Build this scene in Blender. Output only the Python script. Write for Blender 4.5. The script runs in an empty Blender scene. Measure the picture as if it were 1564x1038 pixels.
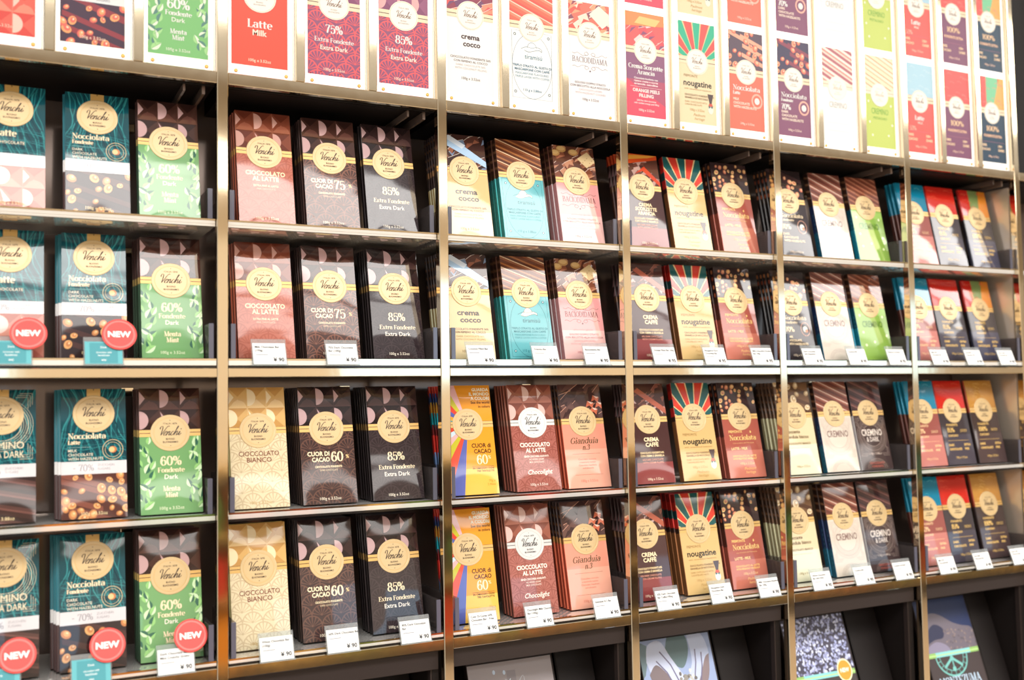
import bpy, math, random
from mathutils import Matrix, Vector
random.seed(7)
C = bpy.context.scene.collection
SC = bpy.context.scene

def lin(c):
    out = []
    for v in c[:3]:
        v = v / 255.0
        out.append(v / 12.92 if v <= 0.04045 else ((v + 0.055) / 1.055) ** 2.4)
    return (out[0], out[1], out[2], 1.0)

# ---------------------------------------------------------------- camera, light, exposure
cam_d = bpy.data.cameras.new('camera')
cam = bpy.data.objects.new('camera', cam_d)
C.objects.link(cam)
cam_d.sensor_width = 36.0
cam_d.lens = 1576.7 / 1564 * 36.0
YAW, PITCH, ROLL = 0.469308, 0.0579742, -0.0168287
cy_, sy_ = math.cos(YAW), math.sin(YAW)
fw = Vector((sy_ * math.cos(PITCH), cy_ * math.cos(PITCH), math.sin(PITCH)))
rt = Vector((cy_, -sy_, 0))
up = rt.cross(fw)
r2 = rt * math.cos(ROLL) + up * math.sin(ROLL)
u2 = -rt * math.sin(ROLL) + up * math.cos(ROLL)
M = Matrix((r2, u2, -fw)).transposed().to_4x4()
M.translation = Vector((-0.26016, -1.3482, 1.5))
cam.matrix_world = M
cam_d.clip_start = 0.05
cam_d.dof.use_dof = True
cam_d.dof.focus_distance = 1.52
cam_d.dof.aperture_fstop = 3.0
SC.camera = cam
SC.view_settings.view_transform = 'Standard'
SC.view_settings.look = 'None'
SC.view_settings.gamma = 1.0
SC.view_settings.use_curve_mapping = False
SC.view_settings.exposure = 0.26

w = bpy.data.worlds.new('shop_air')
SC.world = w
w.use_nodes = True
bg = w.node_tree.nodes['Background']
bg.inputs[0].default_value = (1.0, 0.94, 0.87, 1)
bg.inputs[1].default_value = 0.62

def area_light(name, loc, sx, sy, radiance, color=(1, 0.97, 0.93)):
    """ceiling panel facing straight down; radiance in W/m2/sr"""
    d = bpy.data.lights.new(name, 'AREA')
    d.shape = 'RECTANGLE'
    d.size, d.size_y = sx, sy
    d.energy = radiance * math.pi * sx * sy
    d.color = color
    o = bpy.data.objects.new(name, d)
    o.location = loc
    C.objects.link(o)
    return o

area_light('ceiling_light', (1.6, -2.42, 3.3), 9.0, 0.86, 8.4)
area_light('ceiling_light', (1.6, -3.20, 3.3), 9.0, 0.50, 5.0)

cove = area_light('wall_light', (1.6, -4.56, 2.86), 9.0, 0.24, 4.2)
cove.rotation_euler = (math.radians(90), 0, 0)

# ---------------------------------------------------------------- materials
def mat(name, base=(200, 200, 200), rough=0.5, metal=0.0, spec=0.5, emit=0.0, attr=False, **kw):
    m = bpy.data.materials.new(name)
    m.use_nodes = True
    nt = m.node_tree
    b = nt.nodes['Principled BSDF']
    b.inputs['Base Color'].default_value = lin(base)
    b.inputs['Roughness'].default_value = rough
    b.inputs['Metallic'].default_value = metal
    b.inputs['Specular IOR Level'].default_value = spec
    if attr:
        a = nt.nodes.new('ShaderNodeAttribute')
        a.attribute_name = 'Col'
        nt.links.new(a.outputs['Color'], b.inputs['Base Color'])
        if emit:
            nt.links.new(a.outputs['Color'], b.inputs['Emission Color'])
    elif emit:
        b.inputs['Emission Color'].default_value = lin(base)
    if emit:
        b.inputs['Emission Strength'].default_value = emit
    return m

def noise_bump(m, scale, strength, dist, stretch=(1, 1, 1), detail=2.0):
    nt = m.node_tree
    b = nt.nodes['Principled BSDF']
    tc = nt.nodes.new('ShaderNodeTexCoord')
    mp = nt.nodes.new('ShaderNodeMapping')
    mp.inputs['Scale'].default_value = stretch
    n = nt.nodes.new('ShaderNodeTexNoise')
    n.inputs['Scale'].default_value = scale
    n.inputs['Detail'].default_value = detail
    bu = nt.nodes.new('ShaderNodeBump')
    bu.inputs['Strength'].default_value = strength
    bu.inputs['Distance'].default_value = dist
    nt.links.new(tc.outputs['Object'], mp.inputs['Vector'])
    nt.links.new(mp.outputs['Vector'], n.inputs['Vector'])
    nt.links.new(n.outputs['Fac'], bu.inputs['Height'])
    nt.links.new(bu.outputs['Normal'], b.inputs['Normal'])
    return bu

def pillow(m, A=0.0011, wob=0.0010):
    """foil wrapper: gently puffed, with soft cross wrinkles"""
    nt = m.node_tree
    b = nt.nodes['Principled BSDF']
    tc = nt.nodes.new('ShaderNodeTexCoord')
    sep = nt.nodes.new('ShaderNodeSeparateXYZ')
    nt.links.new(tc.outputs['Object'], sep.inputs[0])
    def mth(op, a, c=None):
        n = nt.nodes.new('ShaderNodeMath')
        n.operation = op
        for i, v in enumerate((a, c)):
            if v is None:
                continue
            if isinstance(v, (int, float)):
                n.inputs[i].default_value = v
            else:
                nt.links.new(v, n.inputs[i])
        return n.outputs[0]
    u = mth('MULTIPLY', sep.outputs['X'], 1 / 0.040)
    v = mth('MULTIPLY', mth('SUBTRACT', sep.outputs['Z'], 0.0815), 1 / 0.085)
    fu = mth('SUBTRACT', 1.0, mth('MULTIPLY', u, u))
    v2 = mth('MULTIPLY', v, v)
    fv = mth('SUBTRACT', 1.0, mth('MULTIPLY', v2, v2))
    h = mth('MULTIPLY', mth('MULTIPLY', fu, fv), A)
    oi = nt.nodes.new('ShaderNodeObjectInfo')
    mp = nt.nodes.new('ShaderNodeMapping')
    mp.inputs['Scale'].default_value = (7, 7, 22)
    nt.links.new(tc.outputs['Object'], mp.inputs['Vector'])
    cmb = nt.nodes.new('ShaderNodeCombineXYZ')
    nt.links.new(mth('MULTIPLY', oi.outputs['Random'], 30.0), cmb.inputs[0])
    nt.links.new(cmb.outputs[0], mp.inputs['Location'])
    n = nt.nodes.new('ShaderNodeTexNoise')
    n.inputs['Scale'].default_value = 1.0
    n.inputs['Detail'].default_value = 1.0
    nt.links.new(mp.outputs['Vector'], n.inputs['Vector'])
    hh = mth('ADD', h, mth('MULTIPLY', n.outputs['Fac'], wob))
    bu = nt.nodes.new('ShaderNodeBump')
    bu.inputs['Strength'].default_value = 1.0
    bu.inputs['Distance'].default_value = 1.0
    nt.links.new(hh, bu.inputs['Height'])
    nt.links.new(bu.outputs['Normal'], b.inputs['Normal'])

def acrylic(name, tint=(235, 240, 240), clear=0.75, rough=0.05, diff=(225, 225, 225)):
    """clear plastic: part see-through, part glossy"""
    m = bpy.data.materials.new(name)
    m.use_nodes = True
    nt = m.node_tree
    b = nt.nodes['Principled BSDF']
    b.inputs['Base Color'].default_value = lin(diff)
    b.inputs['Roughness'].default_value = rough
    out = nt.nodes['Material Output']
    tr = nt.nodes.new('ShaderNodeBsdfTransparent')
    tr.inputs[0].default_value = lin(tint)
    mx = nt.nodes.new('ShaderNodeMixShader')
    mx.inputs[0].default_value = clear
    nt.links.new(b.outputs[0], mx.inputs[1])
    nt.links.new(tr.outputs[0], mx.inputs[2])
    nt.links.new(mx.outputs[0], out.inputs[0])
    return m

MT = {}
MT['brass'] = mat('polished_brass', (222, 205, 176), 0.07, 1.0)
noise_bump(MT['brass'], 30, 0.15, 0.0006, (1, 1, .5))
MT['dark'] = mat('black_lacquer', (20, 16, 16), 0.55, spec=0.2)
MT['back'] = mat('dark_bronze_panel', (118, 102, 94), 0.12, 0.35)
noise_bump(MT['back'], 30, 0.4, 0.002, (1, 1, 0.05))
MT['apron'] = mat('dark_brown_laminate', (46, 37, 35), 0.5, spec=0.3)
MT['leather'] = mat('dark_leather', (26, 20, 19), 0.55, spec=0.3)
noise_bump(MT['leather'], 900, 0.2, 0.0006)
MT['steel'] = mat('pale_end_panel', (214, 200, 184), 0.25, 0.6)
MT['print'] = mat('gloss_print', rough=0.05, spec=0.6, attr=True)
pillow(MT['print'], 0.0015, 0.0006)
MT['card_print'] = mat('carton_print', rough=0.06, spec=0.6, attr=True)
pillow(MT['card_print'], 0.0006, 0.0004)
MT['body'] = mat('wrapper_foil', rough=0.3, attr=True)
MT['seal'] = mat('gold_seal_paper', (212, 184, 136), 0.25, 0.1)
MT['seal_silver'] = mat('silver_seal_paper', (214, 212, 208), 0.3, 0.25)
MT['ink'] = mat('flat_ink', rough=0.5, attr=True)
MT['band'] = mat('gold_ribbon', rough=0.3, metal=0.2, attr=True)
MT['backlit'] = mat('backlit_white_acrylic', (252, 250, 246), 0.2, emit=0.15)
MT['poster'] = mat('backlit_poster_film', rough=0.35, spec=0.3, attr=True)  # does not emit; the backlight is put into the poster colours
b_ = MT['poster'].node_tree.nodes['Principled BSDF']
mul = MT['poster'].node_tree.nodes.new('ShaderNodeMix')
mul.data_type = 'RGBA'
mul.blend_type = 'MULTIPLY'
mul.inputs[0].default_value = 1.0
mul.inputs[7].default_value = (0.74, 0.74, 0.74, 1)
MT['poster'].node_tree.links.new(b_.inputs['Base Color'].links[0].from_socket, mul.inputs[6])
MT['poster'].node_tree.links.new(mul.outputs[2], b_.inputs['Base Color'])
MT['clear'] = acrylic('clear_acrylic', clear=0.80)
MT['divider'] = acrylic('acrylic_wall', tint=(214, 210, 210), clear=0.78, diff=(120, 112, 112))
MT['divider2'] = mat('wall_edge_plastic', (92, 92, 106), 0.1)
MT['daylight'] = mat('daylit_window', (190, 222, 246), 0.2, emit=1.3)
MT['screw'] = mat('brass_screw', (200, 150, 80), 0.35, 0.7)
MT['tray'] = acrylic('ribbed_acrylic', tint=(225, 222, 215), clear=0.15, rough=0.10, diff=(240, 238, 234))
MT['divider2'] = mat('wall_edge_plastic', (92, 92, 106), 0.1)
MT['daylight'] = mat('daylit_window', (190, 222, 246), 0.2, emit=1.3)
MT['screw'] = mat('brass_screw', (200, 150, 80), 0.35, 0.7)
MT['tray'].node_tree.nodes['Principled BSDF'].inputs['Metallic'].default_value = 0.75
MT['tray_dark'] = acrylic('ribbed_acrylic_shade', tint=(180, 176, 170), clear=0.45, rough=0.03, diff=(52, 48, 46))  # dark copy of the tray acrylic, standing in for refraction and reflections
MT['edge'] = mat('acrylic_front_edge', (238, 236, 232), 0.06, 0.45)
MT['tagcard'] = mat('white_card', (238, 238, 236), 0.6)
MT['tagteal'] = mat('teal_card', (96, 178, 186), 0.6)
MT['sticker'] = mat('red_sticker', (232, 72, 66), 0.45)
MT['board_print'] = mat('board_print', rough=0.35, attr=True)

# ---------------------------------------------------------------- mesh helpers
def mesh_from(name, V, F, m, cols=None, smooth=False):
    me = bpy.data.meshes.new(name)
    me.from_pydata(V, [], F)
    if cols is not None:
        a = me.color_attributes.new('Col', 'FLOAT_COLOR', 'CORNER')
        buf = []
        for p in me.polygons:
            buf.extend(list(cols[p.index]) * p.loop_total)
        a.data.foreach_set('color', buf)
    me.materials.append(m)
    if smooth:
        for p in me.polygons:
            p.use_smooth = True
    me.update()
    return me

def put(name, me, parent=None, loc=None, rot=None):
    o = bpy.data.objects.new(name, me)
    C.objects.link(o)
    if parent is not None:
        o.parent = parent
    if loc is not None:
        o.location = loc
    if rot is not None:
        o.rotation_euler = rot
    return o

def tag(o, label=None, cat=None, group=None, kind=None):
    for k, v in (('label', label), ('category', cat), ('group', group), ('kind', kind)):
        if v:
            o[k] = v
    return o

def thing(name, loc, label, cat, group=None, rot=None):
    o = put(name, None, None, loc, rot)
    o.empty_display_size = 0.02
    return tag(o, label, cat, group)

def box_vf(x0, x1, y0, y1, z0, z1, ch=0.0):
    """box with chamfered long edges (all twelve) when ch > 0"""
    if ch <= 0:
        V = [(x, y, z) for x in (x0, x1) for y in (y0, y1) for z in (z0, z1)]
        F = [(0, 1, 3, 2), (4, 6, 7, 5), (0, 4, 5, 1), (2, 3, 7, 6), (0, 2, 6, 4), (1, 5, 7, 3)]
        return V, F
    import bmesh
    bm = bmesh.new()
    V, F = box_vf(x0, x1, y0, y1, z0, z1)
    vs = [bm.verts.new(v) for v in V]
    for f in F:
        bm.faces.new([vs[i] for i in f])
    bmesh.ops.bevel(bm, geom=list(bm.edges), offset=ch, segments=1, profile=0.5, affect='EDGES')
    bm.verts.index_update()
    V2 = [tuple(v.co) for v in bm.verts]
    F2 = [tuple(v.index for v in f.verts) for f in bm.faces]
    bm.free()
    return V2, F2

_bc = {}
def box(name, x0, x1, y0, y1, z0, z1, m, parent=None, ch=0.0, loc=None, rot=None, mesh_key=None):
    if mesh_key and mesh_key in _bc:
        me = _bc[mesh_key]
    else:
        V, F = box_vf(x0, x1, y0, y1, z0, z1, ch)
        me = mesh_from(name, V, F, m)
        if mesh_key:
            _bc[mesh_key] = me
    return put(name, me, parent, loc, rot)

# ---------------------------------------------------------------- vector print
def smooth_pts(P, n=6):
    out = []
    k = len(P)
    for i in range(k - 1):
        p0, p1, p2, p3 = P[max(i - 1, 0)], P[i], P[i + 1], P[min(i + 2, k - 1)]
        for j in range(n):
            t = j / n
            out.append(tuple(0.5 * ((2 * b) + (-a + c) * t + (2 * a - 5 * b + 4 * c - d) * t * t + (-a + 3 * b - 3 * c + d) * t ** 3)
                             for a, b, c, d in zip(p0, p1, p2, p3)))
    out.append(P[-1])
    return out

def arc(cx, cy, rx, ry, a0, a1, n=14):
    return [(cx + rx * math.cos(math.radians(a0 + (a1 - a0) * i / n)), cy + ry * math.sin(math.radians(a0 + (a1 - a0) * i / n))) for i in range(n + 1)]

_tx = {}
def text_geo(s, bold):
    key = (s, bold)
    if key in _tx:
        return _tx[key]
    cu = bpy.data.curves.new('lettering', 'FONT')
    cu.body = s
    cu.size = 1.0
    cu.resolution_u = 2
    cu.offset = bold
    cu.fill_mode = 'FRONT'
    o = bpy.data.objects.new('lettering', cu)
    C.objects.link(o)
    dg = bpy.context.evaluated_depsgraph_get()
    me = bpy.data.meshes.new_from_object(o.evaluated_get(dg))
    V = [(v.co.x, v.co.y) for v in me.vertices]
    F = [tuple(p.vertices) for p in me.polygons]
    bpy.data.objects.remove(o)
    bpy.data.curves.remove(cu)
    bpy.data.meshes.remove(me)
    x0 = min((v[0] for v in V), default=0)
    x1 = max((v[0] for v in V), default=0)
    _tx[key] = ([(v[0] - x0, v[1]) for v in V], F, x1 - x0)
    return _tx[key]

# pen-drawn letters: thick uprights, hairline cross strokes and serifs (cap height 1, x-height .68)
def _S(*p):
    return smooth_pts(list(p), 5)
def _sf(x, y=0.0, w=0.13):
    return ('h', x - w, x + w, y)
X = 0.68
G = {
 'E': (.68, [[(.16, 0), (.16, 1)], ('h', .02, .62, 1), ('h', .02, .64, 0), ('h', .16, .48, .52), ('v', .62, .78, 1), ('v', .64, 0, .24), ('v', .48, .42, .62)]),
 'F': (.64, [[(.16, 0), (.16, 1)], ('h', .02, .60, 1), _sf(.16), ('h', .16, .46, .52), ('v', .60, .76, 1), ('v', .46, .42, .62)]),
 'L': (.62, [[(.16, 0), (.16, 1)], _sf(.16, 1), ('h', .02, .58, 0), ('v', .58, 0, .28)]),
 'I': (.34, [[(.17, 0), (.17, 1)], _sf(.17), _sf(.17, 1)]),
 'N': (.84, [('t', (.16, 0), (.16, 1)), [(.16, 1), (.68, 0)], ('t', (.68, 0), (.68, 1)), _sf(.16), _sf(.12, 1), _sf(.68, 1)]),
 'M': (1.02, [('t', (.14, 0), (.16, 1)), [(.16, 1), (.48, 0)], ('t', (.48, 0), (.80, 1)), [(.84, 1), (.84, 0)], _sf(.14), _sf(.84), _sf(.12, 1, .1), _sf(.86, 1, .1)]),
 'A': (.82, [('t', (.12, 0), (.40, 1)), [(.40, 1), (.68, 0)], ('h', .2, .58, .34), _sf(.12), _sf(.68)]),
 'B': (.72, [[(.16, 0), (.16, 1)], ('h', .02, .36, 1), ('h', .02, .38, 0), ('h', .16, .4, .53), arc(.36, .765, .2, .235, 90, -90), arc(.38, .265, .25, .265, 90, -90)]),
 'D': (.80, [[(.16, 0), (.16, 1)], ('h', .02, .38, 1), ('h', .02, .38, 0), arc(.36, .5, .34, .5, 90, -90)]),
 'C': (.74, [arc(.42, .5, .34, .5, 50, 310, 20), ('v', .66, .7, .98)]),
 'G': (.80, [arc(.42, .5, .34, .5, 50, 330, 20), [(.70, .42), (.70, .06)], ('h', .52, .82, .42), ('v', .66, .7, .98)]),
 'O': (.82, [arc(.41, .5, .34, .5, 0, 360, 24)]),
 'S': (.58, [_S((.50, .76), (.44, .94), (.26, 1), (.09, .82), (.20, .60), (.42, .44), (.50, .22), (.30, 0), (.12, .06), (.06, .28)), ('v', .52, .72, .98)]),
 'T': (.74, [[(.37, 0), (.37, 1)], ('h', .04, .70, 1), _sf(.37), ('v', .04, .76, 1), ('v', .70, .76, 1)]),
 'Z': (.68, [('h', .06, .60, 1), [(.58, 1), (.08, 0)], ('h', .06, .62, 0), ('v', .08, .8, 1), ('v', .62, 0, .22)]),
 'U': (.82, [_S((.16, 1), (.16, .3), (.24, .06), (.42, 0), (.60, .08), (.66, .3)), ('t', (.66, .3), (.66, 1)), _sf(.16, 1), _sf(.66, 1, .1)]),
 'a': (.58, [arc(.26, .2, .19, .2, 0, 360, 14), [(.45, .46), (.45, .06)], _S((.10, .52), (.16, .64), (.28, .68), (.42, .6), (.45, .42)), ('h', .45, .56, 0.02)]),
 'c': (.50, [arc(.29, .34, .23, .34, 45, 320, 14)]),
 'd': (.62, [arc(.28, .34, .22, .34, 0, 360, 16), [(.50, 1.04), (.50, 0)], ('h', .36, .5, 1.03), ('h', .5, .62, 0.02)]),
 'e': (.54, [arc(.28, .34, .22, .34, 0, 318, 16), ('h', .08, .5, .36)]),
 'h': (.66, [[(.14, 1.04), (.14, 0)], _S((.14, .48), (.26, .66), (.42, .66), (.50, .48), (.50, 0)), _sf(.14), _sf(.5)]),
 'i': (.32, [[(.16, .66), (.16, 0)], _sf(.16), ('h', .03, .16, .66), ('o', .16, .92, .10)]),
 'l': (.32, [[(.16, 1.04), (.16, 0)], _sf(.16), ('h', .03, .16, 1.03)]),
 'm': (1.0, [[(.14, .66), (.14, 0)], _S((.14, .48), (.26, .66), (.40, .64), (.48, .46), (.48, 0)), _S((.48, .48), (.60, .66), (.74, .64), (.82, .46), (.82, 0)), _sf(.14), _sf(.48), _sf(.82)]),
 'n': (.66, [[(.14, .66), (.14, 0)], _S((.14, .48), (.26, .66), (.42, .66), (.50, .48), (.50, 0)), _sf(.14), _sf(.5), ('h', .02, .14, .66)]),
 'o': (.58, [arc(.29, .34, .23, .34, 0, 360, 18)]),
 'r': (.48, [[(.14, .66), (.14, 0)], _S((.14, .44), (.24, .62), (.38, .66)), ('o', .40, .58, .09), _sf(.14), ('h', .02, .14, .66)]),
 't': (.44, [_S((.17, .9), (.17, .2), (.22, .04), (.36, .06)), ('h', -.02, .42, .66), ('h', -.02, .42, .62)]),
 'u': (.66, [_S((.14, .66), (.14, .2), (.24, .02), (.40, .04), (.5, .2)), [(.5, .66), (.5, 0)], ('h', .02, .14, .66), ('h', .38, .5, .66), ('h', .5, .6, 0.02)]),
 'x': (.60, [[(.10, .66), (.46, 0)], ('t', (.08, 0), (.46, .66)), _sf(.1, .66, .1), _sf(.48, .66, .09), _sf(.08, 0, .09), _sf(.48, 0, .1)]),
 'z': (.50, [('h', .06, .44, .66), [(.42, .66), (.08, 0)], ('h', .06, .46, 0)]),
 'k': (.62, [[(.14, 1.04), (.14, 0)], ('t', (.16, .3), (.46, .66)), [(.26, .4), (.5, 0)], _sf(.14), _sf(.5)]),
 '0': (.66, [arc(.33, .5, .25, .5, 0, 360, 22)]),
 '1': (.42, [[(.22, 0), (.22, 1)], _sf(.22), ('t', (.06, .82), (.22, 1))]),
 '3': (.60, [_S((.10, .86), (.2, .98), (.36, 1), (.48, .8), (.40, .6), (.24, .52)), _S((.24, .52), (.46, .48), (.54, .26), (.42, .02), (.2, 0), (.08, .16)), ('o', .12, .82, .08)]),
 '5': (.60, [('h', .12, .50, .97), ('t', (.12, .97), (.10, .5)), _S((.10, .5), (.28, .62), (.48, .54), (.54, .3), (.44, .04), (.22, 0), (.10, .1)), ('o', .13, .14, .09), ('v', .50, .88, 1)]),
 '6': (.64, [_S((.50, .88), (.38, 1), (.2, .88), (.10, .5), (.12, .2), (.3, 0), (.5, .1), (.56, .32), (.46, .56), (.28, .58), (.14, .42)), ('o', .48, .84, .08)]),
 '7': (.58, [('h', .06, .54, .97), _S((.54, .97), (.34, .5), (.24, 0)), ('v', .06, .76, 1)]),
 '8': (.64, [arc(.32, .76, .19, .24, 0, 360, 16), arc(.32, .26, .25, .26, 0, 360, 18)]),
 '%': (.92, [arc(.22, .74, .15, .24, 0, 360, 12), arc(.68, .26, .15, .24, 0, 360, 12), ('t', (.2, 0), (.7, 1))]),
 '.': (.26, [('o', .12, .08, .1)]),
 ' ': (.30, []),
}
# the script word on every seal, one flowing pen line per letter
SCRIPT = [
 _S((.06, .64), (.0, .80), (.10, .96), (.24, .86), (.30, .5), (.34, 0.02)),
 _S((.34, .02), (.50, .42), (.62, .80), (.76, .98), (.86, .92)),
 _S((.56, .16), (.74, .26), (.80, .40), (.70, .44), (.60, .26), (.64, .04), (.78, .02), (.92, .22)),
 _S((.92, .42), (.92, .2), (.90, .0)), _S((.90, .06), (1.02, .38), (1.12, .42), (1.14, .24), (1.12, .06), (1.2, .02), (1.3, .2)),
 _S((1.50, .36), (1.44, .43), (1.34, .34), (1.32, .1), (1.42, .0), (1.56, .14), (1.66, .4)),
 _S((1.66, .4), (1.78, .84), (1.76, .96), (1.70, .8), (1.68, .3), (1.66, .0)), _S((1.66, .08), (1.78, .38), (1.88, .42), (1.90, .24), (1.88, .06), (1.96, .02), (2.06, .2)),
 _S((2.06, .2), (2.14, .42), (2.12, .2), (2.12, .05), (2.2, .02), (2.34, .22)), [(2.14, .60), (2.16, .70)],
]

class Art:
    def __init__(self, w=76.0, h=163.0, clip=True):
        self.V, self.F, self.K = [], [], []
        self.w, self.h = w, h
        self.clip = (-w / 2, 0.0, w / 2, h) if clip else None
    def raw(self, pts, col, lay):
        b = len(self.V)
        lay = lay + (b % 23) * .012
        self.V += [(p[0], p[1], lay) for p in pts]
        self.F.append(tuple(range(b, b + len(pts))))
        self.K.append(col if len(col) == 4 and max(col) <= 1.0 else lin(col))
    def poly(self, pts, col, lay=1):
        pts = list(pts)
        if self.clip:
            x0, y0, x1, y1 = self.clip
            for ax, lim, sgn in ((0, x0, 1), (0, x1, -1), (1, y0, 1), (1, y1, -1)):
                out = []
                n = len(pts)
                for i in range(n):
                    a, b = pts[i], pts[(i + 1) % n]
                    da, db = (a[ax] - lim) * sgn, (b[ax] - lim) * sgn
                    if da >= 0:
                        out.append(a)
                    if (da > 0 and db < 0) or (da < 0 and db > 0):
                        t = da / (da - db)
                        out.append((a[0] + (b[0] - a[0]) * t, a[1] + (b[1] - a[1]) * t))
                pts = out
                if len(pts) < 3:
                    return
        ar = sum(a[0] * b[1] - b[0] * a[1] for a, b in zip(pts, pts[1:] + pts[:1]))
        if abs(ar) < 1e-5:
            return
        if ar < 0:
            pts.reverse()
        self.raw(pts, col, lay)
    def rect(self, x0, y0, x1, y1, col, lay=1):
        self.poly([(x0, y0), (x1, y0), (x1, y1), (x0, y1)], col, lay)
    def ell(self, cx, cy, rx, ry, col, lay=1, n=18, rot=0.0, a0=0, a1=360):
        c, s = math.cos(rot), math.sin(rot)
        P = []
        for i in range(n):
            a = math.radians(a0 + (a1 - a0) * i / (n if a1 - a0 == 360 else n - 1))
            x, y = rx * math.cos(a), ry * math.sin(a)
            P.append((cx + x * c - y * s, cy + x * s + y * c))
        self.poly(P, col, lay)
    def strip(self, P, W, col, lay=1):
        n = len(P)
        L, R_ = [], []
        for i in range(n):
            a, b = P[max(i - 1, 0)], P[min(i + 1, n - 1)]
            dx, dy = b[0] - a[0], b[1] - a[1]
            l = math.hypot(dx, dy) or 1.0
            wv = W[i] if isinstance(W, list) else W
            nx, ny = -dy / l * wv / 2, dx / l * wv / 2
            L.append((P[i][0] + nx, P[i][1] + ny))
            R_.append((P[i][0] - nx, P[i][1] - ny))
        for i in range(n - 1):
            self.poly([R_[i], R_[i + 1], L[i + 1], L[i]], col, lay)
    def ring(self, cx, cy, rx, ry, wd, col, lay=1, n=28):
        self.strip(arc(cx, cy, rx, ry, 0, 360, n), wd, col, lay)
    def nib(self, P, thick, thin, col, lay):
        n = len(P)
        W = []
        for i in range(n):
            a, b = P[max(i - 1, 0)], P[min(i + 1, n - 1)]
            dx, dy = b[0] - a[0], b[1] - a[1]
            l = math.hypot(dx, dy) or 1.0
            W.append(thin + (thick - thin) * (abs(dy) / l) ** 1.6)
        self.strip(P, W, col, lay)
    def text(self, s, x, y, cap, col, align='c', bold=0.0, sx=1.0, shear=0.0, width=None, lay=6, rot=0.0):
        """sans lettering; cap = capital height in mm"""
        V, F, wd = text_geo(s, bold)
        k = cap / 0.73
        if width:
            sx = width / (wd * k)
        off = {'c': -wd / 2, 'l': 0.0, 'r': -wd}[align]
        col = lin(col)
        b = len(self.V)
        c, sn = math.cos(rot), math.sin(rot)
        for vx, vy in V:
            px, py = (vx + off) * k * sx + vy * k * shear, vy * k
            self.V.append((x + px * c - py * sn, y + px * sn + py * c, lay))
        for f in F:
            self.F.append(tuple(b + i for i in f))
            self.K.append(col)
    def serif(self, s, x, y, cap, col, align='c', thick=0.19, thin=0.055, sx=1.0, shear=0.0, width=None, lay=6, gap=0.03):
        tot = sum(G[ch][0] + gap for ch in s) - gap
        if width:
            sx = width / (tot * cap)
        ox = {'c': -tot / 2, 'l': 0.0, 'r': -tot}[align]
        T = lambda p: (x + (ox + p[0]) * cap * sx + p[1] * cap * shear, y + p[1] * cap)
        tk, tn = thick * cap, thin * cap
        keep, self.clip = self.clip, None
        for ch in s:
            wd, st = G[ch]
            for q in st:
                if q[0] == 'h':
                    self.strip([T((q[1], q[3])), T((q[2], q[3]))], tn * 1.25, col, lay)
                elif q[0] == 'v':
                    self.strip([T((q[1], q[2])), T((q[1], q[3]))], tn * 1.2, col, lay)
                elif q[0] == 't':
                    self.strip([T(q[1]), T(q[2])], tn * 1.3, col, lay)
                elif q[0] == 'o':
                    c = T((q[1], q[2]))
                    self.ell(c[0], c[1], q[3] * cap * sx, q[3] * cap, col, lay, 10)
                else:
                    self.nib([T(p) for p in q], tk * min(sx, 1.0), tn, col, lay)
            ox += wd + gap
        self.clip = keep
    def script(self, x, y, cap, col, lay=6, thick=0.088, thin=0.026, shear=0.42):
        T = lambda p: (x + (p[0] - 1.16) * cap * 0.98 + p[1] * cap * shear - 0.2 * cap, y + p[1] * cap)
        for q in SCRIPT:
            self.nib([T(p) for p in q], thick * cap, thin * cap, col, lay)
    def mesh(self, name, m, lift=0.00012):
        V = [(v[0] * 0.001, -(lift + v[2] * 0.00004), v[1] * 0.001) for v in self.V]
        return mesh_from(name, V, self.F, m, self.K)

# ---------------------------------------------------------------- printed patterns
def choc_squares(a, v0, v1, pal, cols=3, rows=2):
    """squares of a chocolate tablet with moulded half discs; pal = base, dark, light, disc"""
    base, dark, light, disc = pal
    W = a.w
    tw, th = W / cols, (v1 - v0) / rows
    a.rect(-W / 2, v0, W / 2, v1, base, 1)
    for r in range(rows):
        for c in range(cols):
            x, y = -W / 2 + c * tw, v0 + r * th
            k = (c + r) % 2
            top = (r == rows - 1)
            a.poly([(x, y), (x + tw, y), (x + tw / 2, y + th * .42)], light if top else dark, 2)
            a.poly([(x, y + th), (x + tw, y + th), (x + tw / 2, y + th * .55)], dark, 2)
            if (top and c == 1) or (not top and c in (0, 2)):
                a.ell(x + .3, y + th * .5, tw * .44, th * .42, disc, 3, 16, 0, -90, 90)
            elif top:
                a.poly([(x + .6, y + th * .85), (x + tw * .3, y + th * .52), (x + .6, y + th * .2)], disc, 3)
                a.ell(x + tw * .55, y + .3, tw * .4, th * .36, light, 3, 14, 0, 0, 180)
            else:
                a.poly([(x + .6, y + th * .9), (x + tw * .5, y + th * .3), (x + tw * .2, y + th * .25)], disc, 3)
    for c in range(1, cols):
        a.rect(-W / 2 + c * tw - .35, v0, -W / 2 + c * tw + .25, v1, light, 4)
    for r in range(1, rows):
        a.rect(-W / 2, v0 + r * th - .35, W / 2, v0 + r * th + .3, light, 4)

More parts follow.
